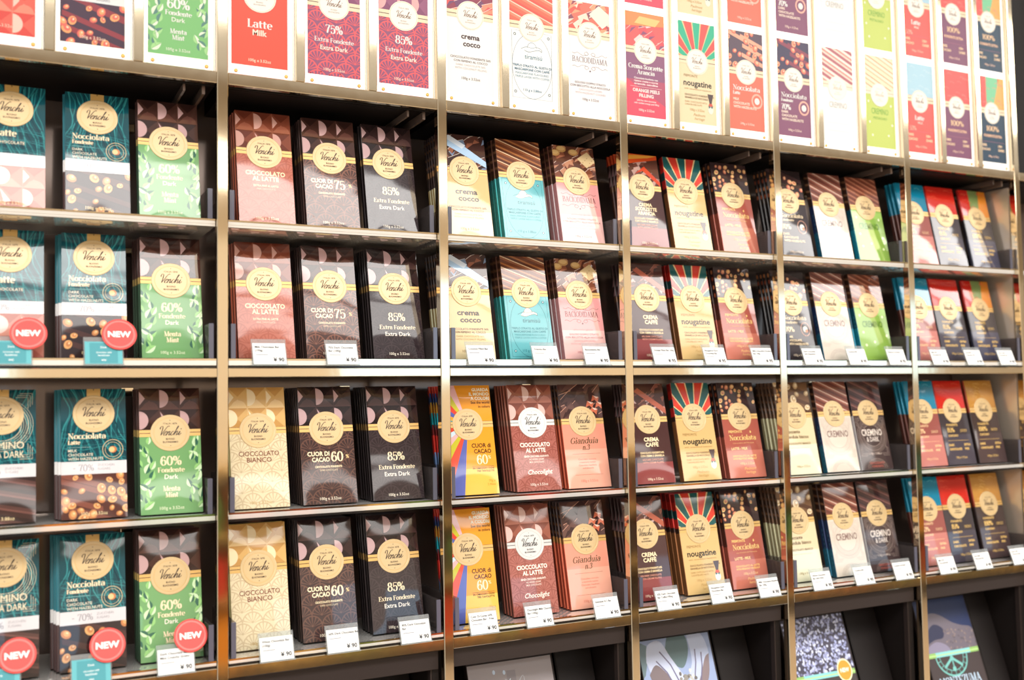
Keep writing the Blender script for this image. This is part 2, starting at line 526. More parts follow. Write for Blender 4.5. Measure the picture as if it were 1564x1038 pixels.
def fans(a, v0, v1, line, R=13.5, lw=1.0, lay0=2):
    """overlapping art deco fans"""
    W = a.w
    keep = a.clip
    a.clip = (-W / 2, v0, W / 2, v1)
    r = 0
    y = v0 - R * .6
    while y < v1:
        off = 0 if r % 2 else R
        ci = 0
        x = -W / 2 - 2 * R + off
        while x < W / 2 + 2 * R:
            lay = lay0 + (r % 2) * .5 + (ci % 2) * .25
            ci += 1
            a.strip(arc(x, y, R, R * 1.05, 5, 175, 12), lw * 1.6, line, lay)
            for k in range(7):
                t = math.radians(18 + k * 24)
                c, s = math.cos(t), math.sin(t)
                cv = .14 * (k - 3)
                P = [(x + R * f * (c - cv * f * (1 - f) * 1.2), y + R * f * s * 1.05) for f in (.12, .4, .7, 1.0)]
                a.strip(P, [lw * .4, lw * .8, lw * 1.2, lw * 2.0], line, lay + .12)
            a.ell(x, y + R * .1, R * .12, R * .12, line, lay + .2, 8)
            x += 2 * R
        y += R * 1.03
        r += 1
    a.clip = keep

def grain(a, v0, v1, cols, seed=1, n=26, lay=2):
    """wavy wood-grain lines flowing round the seal"""
    rr = random.Random(seed)
    W = a.w
    for i in range(n):
        x = -W / 2 + W * (i + .5) / n
        ph = rr.random() * 6
        P = []
        for j in range(9):
            v = v1 - (v1 - v0) * j / 8
            bend = 7.0 * math.sin(j * .62 + i * .12) + 2.2 * math.sin(j * 1.7 + ph)
            P.append((x + bend, v))
        P = smooth_pts(P, 2)
        wd = [0.8 + .8 * abs(math.sin(k * .5 + ph)) for k in range(len(P))]
        a.strip(P, wd, cols[i % len(cols)], lay)
    for i in range(9):
        y = v0 + 3 + i * 4.2
        P = smooth_pts([(-W / 2, y + 3), (-W / 5, y + rr.uniform(-2, 3)), (W / 6, y + rr.uniform(-1, 4)), (W / 2, y - 2)], 4)
        a.strip(P, [0.4 + .5 * (k % 3) / 2 for k in range(len(P))], cols[i % len(cols)], lay + 1)

def rolls(a, v0, v1, pal, pitch=11.5, slope=-.42, lay=2):
    """diagonal chocolate rolls; pal = list of stripe colours in order with share"""
    W = a.w
    keep = a.clip
    a.clip = (-W / 2, v0, W / 2, v1)
    tot = sum(s for _, s in pal)
    y = v0 - 40
    while y < v1 + 40:
        yy = y
        for col, s in pal:
            h = pitch * s / tot
            a.poly([(-W / 2, yy - slope * W / 2), (W / 2, yy + slope * W / 2), (W / 2, yy + h + slope * W / 2), (-W / 2, yy + h - slope * W / 2)], col, lay)
            yy += h
        y += pitch
    a.clip = keep

def hazel(a, v0, v1, bgc, bark, nuts, seed=3, n=22, lay=2, size=3.6, pale=(236, 206, 160)):
    rr = random.Random(seed)
    W = a.w
    keep = a.clip
    a.clip = (-W / 2, v0, W / 2, v1)
    a.rect(-W / 2, v0, W / 2, v1, bgc, 1)
    for i in range(4):
        x, y = rr.uniform(-W / 2, W / 2), v0 + (v1 - v0) * (i + .4) / 4
        a.poly([(x - 40, y + 14), (x + 40, y - 12), (x + 40, y - 5), (x - 40, y + 21)], bark, lay)
    pts = []
    for i in range(n * 8):
        p = (rr.uniform(-W / 2, W / 2), rr.uniform(v0, v1))
        if all(math.hypot(p[0] - q[0], p[1] - q[1]) > size * 1.95 for q in pts):
            pts.append(p)
        if len(pts) >= n:
            break
    for i, (x, y) in enumerate(pts):
        s = size * rr.uniform(.7, 1.25)
        ro = rr.uniform(0, 3)
        a.ell(x, y, s * 1.15, s * .92, nuts[(i + 1) % len(nuts)], lay + 1, 12, ro)
        a.ell(x + s * .12, y + s * .14, s * .72, s * .58, nuts[i % len(nuts)], lay + 2, 10, ro)
        a.ell(x + s * .25, y + s * .32, s * .3, s * .22, pale, lay + 3, 8, ro)
    a.clip = keep

def leaves(a, v0, v1, pal, seed=5):
    rr = random.Random(seed)
    W = a.w
    def leaf(x, y, L, ang, c1, c2):
        ca, sa = math.cos(ang), math.sin(ang)
        T = lambda p: (x + p[0] * ca - p[1] * sa, y + p[0] * sa + p[1] * ca)
        up_ = [T((L * t, L * .30 * math.sin(math.pi * t ** .85))) for t in (0, .15, .35, .55, .75, .9, 1)]
        dn = [T((L * t, -L * .27 * math.sin(math.pi * t ** .85))) for t in (1, .9, .75, .55, .35, .15)]
        a.poly(up_ + [T((0, 0))], c1, 2)
        a.poly([T((1.0 * L, 0))] + dn + [T((0, 0))], c2, 2)
        a.strip([T((0, 0)), T((L, 0))], .25, (70, 130, 80), 3)
    n = int((v1 - v0) / 11)
    for side in (-1, 1):
        for i in range(n):
            y = v0 + 4 + i * 11
            leaf(side * rr.uniform(30, 36), y + rr.uniform(-2, 2), rr.uniform(13, 17), math.radians(90 + side * rr.uniform(-50, 60)), pal[i % 3], pal[(i + 1) % 3])
            leaf(side * rr.uniform(24, 29), y + 5 + rr.uniform(-2, 2), rr.uniform(11, 14), math.radians(90 + side * rr.uniform(-70, 30)), pal[(i + 2) % 3], pal[i % 3])

def rays(a, cx, cy, cols, a0, a1, v0, v1, gapc=None, lay=2, r0=0.0):
    keep = a.clip
    a.clip = (-a.w / 2, v0, a.w / 2, v1)
    n = len(cols)
    for i, c in enumerate(cols):
        t0, t1 = math.radians(a0 + (a1 - a0) * i / n), math.radians(a0 + (a1 - a0) * (i + 1) / n)
        g = .0 if gapc is None else (.018 if a1 > a0 else -.018)
        a.poly([(cx, cy), (cx + 220 * math.cos(t0 + g), cy + 220 * math.sin(t0 + g)), (cx + 220 * math.cos(t1 - g), cy + 220 * math.sin(t1 - g))], c, lay)
    a.clip = keep

def chunks(a, v0, v1, bgc, cols, seed=9, n=26, s=8, lay=2, rim=None):
    """broken chocolate pieces: tilted lozenges with a bright rim"""
    rr = random.Random(seed)
    keep = a.clip
    a.clip = (-a.w / 2, v0, a.w / 2, v1)
    a.rect(-a.w / 2, v0, a.w / 2, v1, bgc, 1)
    for i in range(n):
        x, y = rr.uniform(-a.w / 2, a.w / 2), rr.uniform(v0 - 3, v1 + 3)
        L, H, t = s * rr.uniform(.8, 1.5), s * rr.uniform(.5, .8), rr.uniform(.25, .8)
        c_, s_ = math.cos(t), math.sin(t)
        Q = [(x + p * c_ - q * s_, y + p * s_ + q * c_) for p, q in ((-L, -H), (L, -H), (L, H), (-L, H))]
        l = lay + (i % 3) * .8
        a.poly(Q, cols[i % len(cols)], l)
        if rim:
            a.strip([Q[3], Q[2]], .7, rim, l + .3)
        a.poly([Q[0], Q[1], ((Q[0][0] + Q[2][0]) / 2, (Q[0][1] + Q[2][1]) / 2)], cols[(i + 1) % len(cols)], l + .2)
    a.clip = keep

def deco_lines(a, v0, v1, col, lw=.45, lay=3):
    """art nouveau frame of concentric ovals and corner brackets"""
    W = a.w
    cy = (v0 + v1) / 2
    keep = a.clip
    a.clip = (-W / 2 + 1, v0, W / 2 - 1, v1)
    for k in range(6):
        a.ring(0, cy + 2, 22 + k * 2.6, 20 + k * 2.5, lw * (1.5 if k % 3 == 0 else .8), col, lay, 36)
    for sx in (-1, 1):
        for sy in (-1, 1):
            for k in range(3):
                x, y = sx * (W / 2 - 4 - k * 2.4), cy + sy * ((v1 - v0) / 2 - 3 - k * 2.4)
                a.strip([(x, y - sy * 14), (x, y), (x - sx * 14, y)], lw, col, lay)
    a.clip = keep

CREAM = lin((246, 226, 190))
GOLD = lin((236, 200, 130))
WHITE = lin((246, 244, 240))
DARKI = lin((40, 30, 28))

def weight(a, col, y=5.5, s='100g e 3.52oz', bold=.006, x=0):
    a.text(s, x, y, 4.0, col, bold=bold)

def base(col, bottom=0, top=163, **kw):
    a = Art(**kw)
    a.rect(-a.w / 2, bottom, a.w / 2, top, col, 0)
    return a

def small_lines(a, y, rows, col, cap=2.4, x=0, align='c', gap=4.2, bold=.01, width=None):
    for i, s in enumerate(rows):
        a.text(s, x, y - i * gap, cap, col, align, bold, width=width if width else None)

MILK = ((126, 66, 48), (104, 50, 36), (150, 88, 68), (206, 158, 146))
DARK = ((70, 44, 38), (50, 30, 27), (96, 62, 54), (196, 160, 160))
NIGHT = ((54, 38, 38), (38, 27, 28), (78, 56, 54), (192, 160, 162))
IVORY = ((214, 172, 108), (196, 148, 84), (230, 196, 140), (240, 220, 180))

def f_teal(kind):
    def f():
        a = base((18, 84, 92))
        a.rect(-38, 70, 38, 163, (22, 74, 84), 1)
        grain(a, 70, 163, [(52, 138, 142), (38, 116, 122), (20, 56, 68)], seed=len(kind))
        a.rect(-38, 55, 38, 71, (216, 213, 216), 4)
        a.serif('70%', -9, 59, 8, lin((140, 134, 142)), 'c', .12, .05)
        a.text('-', -23, 60, 8, (170, 164, 170))
        small_lines(a, 64.5, ['ZUCCHERI', 'SUGARS'], (150, 144, 152), 3.0, 4, 'l', 4.6, 0)
        rr = random.Random(2)
        if kind == 'cremino':
            deco_lines(a, 74, 161, (206, 196, 170), .6)
            a.text('CREMINO', 0, 90, 9, (240, 226, 194), bold=.0, width=50)
            a.text('EXTRA DARK', 0, 79, 8.5, (240, 226, 194), bold=.0, width=50)
            rolls(a, 0, 55, [((62, 40, 38), 3), ((112, 72, 66), 1.2), ((84, 54, 50), 2), ((48, 32, 32), 2.5)], 17, -.22)
            weight(a, GOLDI, 4, '110g e 3.88oz')
        else:
            if kind == 'milk':
                a.serif('Latte', -18, 94, 8.5, CREAM, 'l', .24)
                small_lines(a, 84, ['MILK CHOCOLATE'], (240, 226, 200), 3.8, -29, 'l')
                choc_squares(a, 0, 55, ((190, 120, 104), (170, 98, 84), (210, 146, 128), (240, 206, 196)), 3, 2)
            else:
                a.serif('Nocciolata', -30, 99.5, 6.8, CREAM, 'l', .24, width=44)
                a.serif('Latte' if kind == 'latte' else 'Fondente', -30, 92.5, 5, CREAM, 'l', .26)
                a.rect(-30, 88.6, -4, 89, (150, 190, 186), 5)
                small_lines(a, 83, ['MILK' if kind == 'latte' else 'DARK', 'CHOCOLATE', 'WITH HAZELNUTS'], (236, 226, 204), 3.5, -30, 'l', 5.2)
                a.ring(22, 85, 12, 12.5, .8, (206, 190, 150), 5)
                a.ring(22, 85, 9, 9.4, .5, (206, 190, 150), 5)
                a.ell(22, 85, 4.6, 4.2, (198, 122, 76), 6)
                a.ell(20.8, 85, 3.4, 3.4, (240, 196, 140), 7)
                a.rect(-38, 0, 38, 55, (44, 30, 32), 1)
                hazel(a, 0, 55, (46, 32, 36) if kind != 'latte' else (84, 48, 44), (74, 46, 44) if kind != 'latte' else (128, 74, 62),
                      [(226, 168, 108), (196, 128, 80)], 11 if kind != 'latte' else 4, 14 if kind != 'latte' else 24, size=4.4)
            weight(a, GOLDI, 4.5)
        return a
    return f
GOLDI = (238, 214, 164)

def f_mint():
    a = base((116, 166, 108))
    leaves(a, 2, 99, [(150, 204, 126), (206, 234, 190), (56, 104, 86)])
    choc_squares(a, 107, 163, DARK)
    a.serif('60%', 0, 62, 11.5, CREAM, 'c', .2)
    a.serif('Fondente', 0, 53, 6, CREAM, 'c', .24, width=33)
    a.text('Dark', 0, 44.5, 6, (246, 240, 224), bold=.012)
    a.serif('Menta', 0, 29, 6.2, CREAM, 'c', .24)
    a.serif('Mint', 0, 21, 6.2, CREAM, 'c', .24)
    weight(a, (228, 236, 200))
    return a

def f_cuor(num, fanc, basec):
    def f():
        a = base(basec)
        fans(a, 0, 99, fanc)
        choc_squares(a, 107, 163, DARK if num == '75' else NIGHT)
        a.text('CUOR DI', 2, 66, 6.2, (250, 236, 200), 'r', .03, width=31)
        a.text('CACAO', 2, 58, 6.2, (250, 236, 200), 'r', .03, width=25)
        a.serif(num, 4, 58, 13, CREAM, 'l', .19, .06)
        a.text('%', 25, 62, 5, (238, 210, 150), 'l', .02)
        small_lines(a, 49.5, ['CIOCCOLATO FONDENTE'], (246, 230, 190), 2.8, bold=.03, width=38)
        small_lines(a, 45, ['DARK CHOCOLATE'], (226, 206, 170), 2.6, bold=.0, width=25)
        weight(a, (240, 228, 206))
        return a
    return f

def f_milk():
    a = base((188, 112, 94))
    fans(a, 0, 99, (172, 96, 80))
    choc_squares(a, 107, 163, MILK)
    a.text('CIOCCOLATO', 0, 69.5, 6.6, (252, 232, 190), bold=.03, width=54)
    a.text('AL LATTE', 0, 61.5, 6.6, (252, 232, 190), bold=.03, width=36)
    small_lines(a, 53, ['EXTRA FINE AL LATTE'], (248, 224, 190), 2.8, bold=.03, width=34)
    small_lines(a, 48.5, ['MILK CHOCOLATE'], (244, 214, 186), 2.6, bold=.0, width=25)
    weight(a, (250, 230, 200))
    return a

def f_85():
    a = base((52, 43, 46))
    fans(a, 0, 99, (66, 55, 58))
    choc_squares(a, 107, 163, NIGHT)
    a.serif('85%', 0, 56, 11.5, CREAM, 'c', .19)
    a.serif('Extra Fondente', 0, 43.5, 5.8, CREAM, 'c', .2, width=54)
    a.text('Extra Dark', 0, 33.5, 6.2, (240, 232, 220), bold=.01)
    weight(a, (238, 228, 210))
    return a

def f_bianco():
    a = base((226, 211, 176))
    fans(a, 0, 99, (204, 184, 150))
    choc_squares(a, 107, 163, IVORY)
    a.text('CIOCCOLATO', 0, 69.5, 6.6, (120, 60, 50), bold=.01, width=54)
    a.text('BIANCO', 0, 61, 6.6, (120, 60, 50), bold=.01, width=33)
    weight(a, (196, 164, 110))
    return a

def f_cocco():
    a = base((220, 190, 134))
    a.rect(-38, 0, 38, 40, (236, 216, 172), 1)
    chunks(a, 107, 163, (70, 46, 42), [(94, 60, 52), (150, 96, 76), (60, 38, 36), (120, 140, 170)], 5, 20, 8, 2, (220, 206, 196))
    a.poly([(-38, 150), (38, 112), (38, 122), (-20, 160), (-38, 163)], (176, 206, 236), 6)
    a.poly([(-30, 157), (0, 140), (6, 146), (-20, 161)], (220, 232, 246), 7)
    a.text('crema', 0, 67, 8.5, (40, 24, 22), bold=.03, width=36)
    a.text('cocco', 3, 56, 8.5, (40, 24, 22), bold=.03, width=34)
    small_lines(a, 44, ['CIOCCOLATO FONDENTE 56%', 'CON RIPIENO AL COCCO'], (84, 54, 46), 3.2, gap=4.8, bold=.02)
    small_lines(a, 33, ['DARK CHOCOLATE 56%', 'WITH COCONUT FILLING'], (176, 140, 96), 3.0, gap=4.6, bold=0)
    weight(a, (150, 118, 80), 10)
    return a

def hat(a, cx, cy, s, col, fill, lay=6):
    a.poly([(cx + p[0] * s, cy + p[1] * s) for p in arc(0, 0, .55, .62, 0, 180, 12)], fill, lay)
    a.poly([(cx + x * s, cy + y * s) for x, y in ((-1, -.28), (-.6, .1), (0, .02), (.6, .18), (1.15, .0), (1.2, -.3), (.9, -.12), (.4, -.22), (-.2, -.42), (-.7, -.42))], fill, lay + .5)
    a.strip([(cx + x * s, cy + y * s) for x, y in _S((-1.35, -.2), (-1, -.02), (-.6, .1), (0, .02), (.6, .18), (1.15, .0), (1.2, -.3))], .5, col, lay + 1)
    a.strip([(cx + x * s, cy + y * s) for x, y in _S((-.9, -.3), (-.4, -.44), (.3, -.24), (.9, -.12), (1.2, -.3))], .5, col, lay + 1)
    a.strip([(cx + p[0] * s, cy + p[1] * s) for p in arc(0, 0, .55, .62, 0, 180, 12)], .5, col, lay + 1)

def f_tira():
    a = base((96, 176, 184))
    rolls(a, 107, 163, [((110, 62, 42), 3), ((146, 88, 58), 2), ((236, 206, 168), .8), ((92, 50, 36), 2.4), ((168, 106, 62), 1.6)], 18, -.36)
    L = (48, 108, 116)
    a.ring(0, 50, 32, 48, .5, L, 3, 40)
    for p, q in (((-34, 3), (34, 3)), ((34, 3), (34, 98)), ((34, 98), (20, 98)), ((-20, 98), (-34, 98)), ((-34, 98), (-34, 3))):
        a.strip([p, q], .45, L, 3)
    for x in (-28, 28):
        for y in (12, 90):
            a.ell(x, y, 2, 2, (40, 84, 92), 4)
            a.ell(x, y, 1, 1, (220, 236, 236), 5)
    hat(a, 0, 72, 13, (40, 70, 76), (236, 222, 206))
    a.text('tiramisù', 4, 57, 7, (44, 96, 104), bold=.0, shear=.1, width=30)
    small_lines(a, 46, ['TRIPLO STRATO AL GUSTO DI', 'MASCARPONE CON CAFFÈ'], (40, 120, 130), 3.3, gap=4.9, bold=.02)
    small_lines(a, 36, ['MASCARPONE FLAVOURED', 'TRIPLE LAYER WITH COFFEE'], (60, 144, 152), 3.1, gap=4.7, bold=0)
    weight(a, (40, 120, 130), 11, '110 g e 3.88oz')
    return a

def flourish(a, y, col, s=1.0, lay=5):
    for m in (-1, 1):
        a.strip([(m * x, y + v * s) for x, v in _S((2, 0), (6, 3), (10, 0), (6, -2.4), (2, 0))], .45, col, lay)
        a.strip([(m * x, y + v * s) for x, v in _S((4, -2), (14, -3), (22, .5), (28, -1.5), (32, 0))], .45, col, lay)

def f_bacio():
    a = base((226, 158, 158))
    a.rect(-38, 0, 38, 46, (236, 188, 184), 1)
    chunks(a, 107, 163, (92, 54, 42), [(128, 74, 54), (164, 104, 78), (96, 54, 44), (190, 134, 104)], 21, 24, 7, 2, (226, 198, 184))
    for x, y in ((-22, 157), (0, 153), (-34, 150)):
        a.ell(x, y, 9, 5.5, (196, 150, 92), 6)
        a.ell(x, y + 1, 7, 3.6, (222, 184, 124), 7)
    a.poly([(6, 143), (22, 128), (40, 140), (26, 156)], (222, 196, 150), 7)
    for k in range(5):
        a.ell(16 + k * 4.2, 137 + (k % 3) * 4, .9, .9, (170, 130, 90), 8, 8)
    flourish(a, 82, (96, 56, 60))
    a.serif('BACIODIDAMA', 0, 68, 8.5, lin((96, 50, 52)), 'c', .13, .04, width=60)
    flourish(a, 61, (96, 56, 60), -1)
    a.ell(0, 57, 1.3, 1.3, (80, 44, 48), 6, 10)
    small_lines(a, 46, ['piccola gioia'], (216, 140, 140), 2.6, bold=0, width=34)
    small_lines(a, 38, ['GOLOSO DOPPIO STRATO', 'CON BISCOTTO ALLA NOCCIOLA'], (150, 92, 96), 3.2, gap=4.9, bold=.015)
    small_lines(a, 27.5, ['CHOCOLATE LAYERS', 'WITH HAZELNUT COOKIES'], (224, 150, 152), 3.0, gap=4.7, bold=0)
    weight(a, (190, 120, 120), 9)
    return a

def f_guarda():
    a = base((238, 158, 48))
    a.rect(-38, 0, 38, 38, (242, 190, 84), 1)
    fan = [(92, 102, 176), (224, 84, 62), (200, 192, 56), (234, 182, 182), (206, 226, 240), (220, 74, 54), (140, 44, 40), (76, 170, 170), (240, 170, 60), (88, 100, 176), (220, 70, 52), (200, 192, 56), (236, 186, 190)]
    rays(a, -3, 104, fan, 262, 106, 0, 163)
    small_lines(a, 154, ['GUARDA', 'IL MONDO', 'A COLORI'], (252, 246, 220), 4.8, 36, 'r', 6.6, .04)
    small_lines(a, 135, ['See the world', 'in colors'], (70, 40, 28), 4.0, 36, 'r', 6.2, .015)
    a.text('CUOR di', 31, 69, 6.4, (60, 36, 30), 'r', .02, width=31)
    a.text('CACAO', 31, 60.5, 6.4, (60, 36, 30), 'r', .02, width=28)
    a.serif('60', 24, 44.5, 13.5, CREAM, 'r', .17, .05)
    a.text('%', 25, 52, 5, (250, 232, 180), 'l', .01)
    a.rect(-2, 41, 33, 41.5, (110, 60, 30), 5)
    small_lines(a, 37, ['IN OMAGGIO OGNI', 'TRE TAVOLETTE'], (90, 50, 30), 2.8, 33, 'r', 4, .02)
    small_lines(a, 18, ['70g e', '2.46oz'], (206, 140, 50), 3.6, 33, 'r', 5.2, 0)
    return a

def f_chocolight():
    a = base((172, 102, 92))
    fans(a, 0, 99, (150, 84, 74))
    choc_squares(a, 107, 163, ((150, 88, 72), (126, 70, 58), (176, 112, 96), (222, 186, 178)))
    a.text('CIOCCOLATO', 0, 67, 6.4, (252, 240, 226), bold=.035, width=52)
    a.text('AL LATTE', 0, 58.5, 6.4, (252, 240, 226), bold=.035, width=34)
    small_lines(a, 51, ['SENZA ZUCCHERI AGGIUNTI'], (246, 230, 218), 2.8, bold=.03, width=42)
    small_lines(a, 46.5, ['NO ADDED SUGAR', 'MILK CHOCOLATE'], (240, 220, 206), 2.7, gap=4.2, bold=.01, width=25)
    a.text('Chocolight', 3, 25, 7.4, (252, 240, 226), bold=.012, shear=.3, width=42)
    weight(a, (246, 230, 218), 8)
    return a

def f_giand():
    a = base((226, 150, 128))
    a.rect(-38, 0, 38, 60, (232, 168, 146), 1)
    chunks(a, 107, 163, (74, 50, 48), [(86, 60, 58), (104, 74, 68), (66, 46, 46)], 31, 20, 10, 2, (214, 160, 138))
    for k in range(8):
        x = -6 + (k % 4) * 11 + (k // 4) * 6
        y = 112 + (k % 4) * 9 - (k // 4) * 10
        a.poly([(x - 7, y - 4), (x + 5, y - 6), (x + 8, y + 3), (x - 3, y + 6)], (206, 112, 84), 6)
        a.poly([(x - 3, y + 6), (x + 8, y + 3), (x + 3, y + 1)], (242, 206, 190), 7)
        a.poly([(x - 7, y - 4), (x + 5, y - 6), (x, y - 1)], (70, 40, 36), 7)
    a.serif('Gianduia', -2, 69, 9, lin((64, 62, 34)), 'c', .16, .05, shear=.3, width=50)
    a.serif('n.3', 0, 59, 8, lin((64, 62, 34)), 'c', .16, .05, shear=.3)
    a.rect(-25, 52.5, 25, 52.9, (150, 90, 74), 5)
    small_lines(a, 43, ['Cioccolato, nocciole', 'e mandorle tostate', 'Chocolate, hazelnuts', 'and almonds'], (204, 116, 98), 2.8, gap=4.6, bold=0)
    a.rect(-25, 20, 25, 20.4, (170, 104, 86), 5)
    weight(a, (206, 124, 104), 9)
    return a

def f_scorz(kind):
    def f():
        a = base((74, 46, 46))
        a.rect(-38, 0, 38, 34, (140, 66, 66), 1)
        if kind == 'arancia':
            chunks(a, 107, 163, (92, 56, 46), [(110, 66, 54), (70, 46, 46), (186, 150, 140)], 8, 18, 7, 2, (196, 160, 150))
            a.poly([(-38, 142), (38, 156), (38, 163), (-38, 163)], (222, 84, 40), 6)
            a.poly([(-38, 150), (20, 158), (38, 163), (-38, 160)], (240, 170, 70), 7)
            a.poly([(-10, 128), (6, 134), (38, 108), (38, 116), (10, 142)], (206, 72, 44), 6)
            a.text('CREMA', 2, 71, 6.0, (250, 226, 180), bold=.03, width=26)
            a.text('SCORZETTE', 2, 63.5, 6.0, (250, 226, 180), bold=.03, width=42)
            a.text('ARANCIA', 2, 56, 6.0, (250, 226, 180), bold=.03, width=34)
        else:
            chunks(a, 107, 163, (78, 50, 46), [(96, 64, 58), (134, 82, 70), (66, 46, 46), (190, 160, 156)], 18, 22, 6, 2, (164, 110, 96))
            a.poly([(-20, 150), (38, 112), (38, 122), (-12, 156)], (176, 96, 76), 6)
            a.text('CREMA', 2, 68, 6.6, (250, 230, 190), bold=.035, width=29)
            a.text('CAFFÈ', 2, 59.5, 6.6, (250, 230, 190), bold=.035, width=25)
        small_lines(a, 48, ['CIOCCOLATO FONDENTE 60%', 'CON CREMA E GRANELLA'], (246, 220, 170), 3.2, gap=4.8, bold=.03, width=46)
        small_lines(a, 37, ['60% DARK CHOCOLATE', 'WITH CREAM FILLING'], (232, 160, 140), 3.0, gap=4.6, bold=.01, width=40)
        weight(a, (246, 216, 190))
        return a
    return f

def f_noug(lit=False):
    def f():
        a = base((214, 180, 122) if not lit else (248, 226, 184))
        g, r = ((38, 92, 92), (214, 66, 52)) if not lit else ((52, 190, 150), (240, 90, 84))
        a.rect(-a.w / 2, 107, a.w / 2, 163, (240, 214, 160), 1)
        rays(a, 0, 94, [r, g, r, g, r, g, r, g, r, g, r, g][:11], 172, 8, 107, 163, True)
        a.text('PIEMONTE', -28, 74, 4.2, (150, 116, 66), 'l', .0, width=28)
        a.text('nougatine', 0, 60, 10, (40, 34, 32), bold=.02, width=58)
        a.text('with caramelised hazelnuts', 0, 54, 2.4, (170, 130, 76), width=56)
        small_lines(a, 44, ['CIOCCOLATO FONDENTE CON', 'GRANELLA DI NOCCIOLE'], (120, 92, 60), 3.0, -27, 'l', 4.6, .02)
        small_lines(a, 33, ['DARK CHOCOLATE WITH', 'CARAMELISED NUTS'], (176, 138, 84), 2.8, -27, 'l', 4.4, 0)
        a.poly([(20, 50), (32, 50), (28, 34), (24, 34)], (84, 66, 66), 6)
        a.poly([(23, 35), (29, 35), (31, 30), (21, 30)], (222, 92, 72), 7)
        a.ell(26, 25, 5.6, 7, (246, 240, 226), 6)
        a.poly([(22, 32), (26, 29), (22, 27)], (40, 110, 110), 8)
        a.poly([(30, 32), (26, 29), (30, 27)], (40, 110, 110), 8)
        weight(a, (196, 158, 98), 20, x=-2)
        a.text('Piedmont', 2, 12, 4.6, (196, 158, 98), shear=.3)
        a.text('heritage', 2, 6, 4.6, (196, 158, 98), shear=.3)
        return a
    return f

def f_nocc_pie():
    a = base((168, 88, 76))
    a.rect(-38, 0, 38, 46, (196, 116, 98), 1)
    hazel(a, 107, 163, (56, 42, 44), (66, 48, 48), [(220, 156, 112), (196, 116, 96), (232, 196, 132)], 13, 26, size=3.6)
    a.text('PIEMONTE', -28, 76, 4.4, (246, 206, 130), 'l', .02, width=28)
    a.ell(18, 77, 1.4, 2.2, (246, 206, 130), 6, 8)
    a.serif('Nocciolata', 0, 63.5, 8.5, GOLD, 'c', .22, width=56)
    a.text('con nocciole del Piemonte', 0, 57.5, 2.4, (236, 186, 130), width=44)
    a.text('LATTE - MILK', -27, 47, 4.4, (250, 214, 150), 'l', .03, width=34)
    small_lines(a, 35, ['CIOCCOLATO AL LATTE', 'WITH PIEDMONT HAZELNUT'], (250, 206, 130), 3.0, -27, 'l', 4.6, .03, 50)
    weight(a, (248, 206, 150), 22, x=2)
    a.text('Piedmont', 6, 13, 4.6, (246, 200, 130), shear=.3)
    a.text('heritage', 6, 7, 4.6, (246, 200, 130), shear=.3)
    return a

def f_nocc70():
    a = base((58, 50, 54))
    hazel(a, 107, 163, (44, 34, 36), (64, 46, 46), [(226, 150, 120), (200, 110, 90), (236, 190, 140)], 23, 15, size=4.0)
    a.serif('Nocciolata', 2, 73, 7, CREAM, 'c', .24, width=52)
    a.serif('Fondente', -24, 66, 4.6, CREAM, 'l', .26, width=30)
    a.serif('70%', -24, 51, 9, CREAM, 'l', .22)
    small_lines(a, 40, ['DARK', 'CHOCOLATE', 'WITH HAZELNUTS'], (244, 220, 180), 4.0, -24, 'l', 6.4, .03)
    a.ring(22, 56, 10, 12, 1.2, (210, 160, 140), 5)
    a.ell(22, 56, 5, 5.5, (250, 240, 226), 6)
    a.ell(24, 53, 3.5, 3, (206, 120, 80), 7)
    weight(a, (240, 216, 190), 7)
    return a

def f_crem(kind):
    def f():
        col, ink, roll = {
            'white': ((218, 206, 192), (140, 116, 110), [((104, 60, 52), 3), ((150, 92, 78), 1.8), ((226, 196, 178), .9), ((128, 74, 60), 2)]),
            'green': ((140, 178, 80), (74, 120, 44), [((110, 60, 48), 2.4), ((150, 86, 66), 1.6), ((196, 136, 108), .8), ((124, 70, 52), 1.6)]),
            'dark': ((70, 56, 56), (206, 190, 178), [((74, 52, 52), 3), ((130, 88, 84), 1.2), ((92, 62, 60), 2), ((60, 46, 50), 2)])}[kind]
        a = base(col)
        rolls(a, 107, 163, roll, 15 if kind != 'green' else 10, -.42)
        soft = tuple(int(c * .55 + i * .45) for c, i in zip(col, ink))
        if kind == 'green':
            for i, (x, y) in enumerate(((-28, 84), (28, 82), (-26, 52), (30, 46), (-24, 28), (26, 24), (-2, 34))):
                a.ell(x, y, 2.6, 2.6, (226, 238, 190), 4, 10)
            a.rect(-38, 84, 38, 96, (152, 194, 88), 1)
        else:
            deco_lines(a, 22, 98, soft if kind == 'white' else (160, 142, 134), .55)
            for k in range(3):
                a.strip(arc(0, 2, 24 - k * 3, 18 - k * 2.4, 0, 180, 18), .6, soft if kind == 'white' else (150, 130, 122), 3)
        a.text('CREMINO', 0, 62, 12, ink if kind != 'dark' else (226, 214, 204), bold=.02, width=50)
        if kind == 'dark':
            a.text('& DARK', 0, 51, 9, (216, 204, 196), bold=.02, width=30)
            a.text('110g e 3.88oz', 0, 27, 4, (196, 180, 170), bold=.01)
            a.text('CIOCCOLATO', 0, 10, 4, (180, 96, 84), bold=.02)
            a.text('FONDENTE', 0, 4, 4, (180, 96, 84), bold=.02)
        return a
    return f

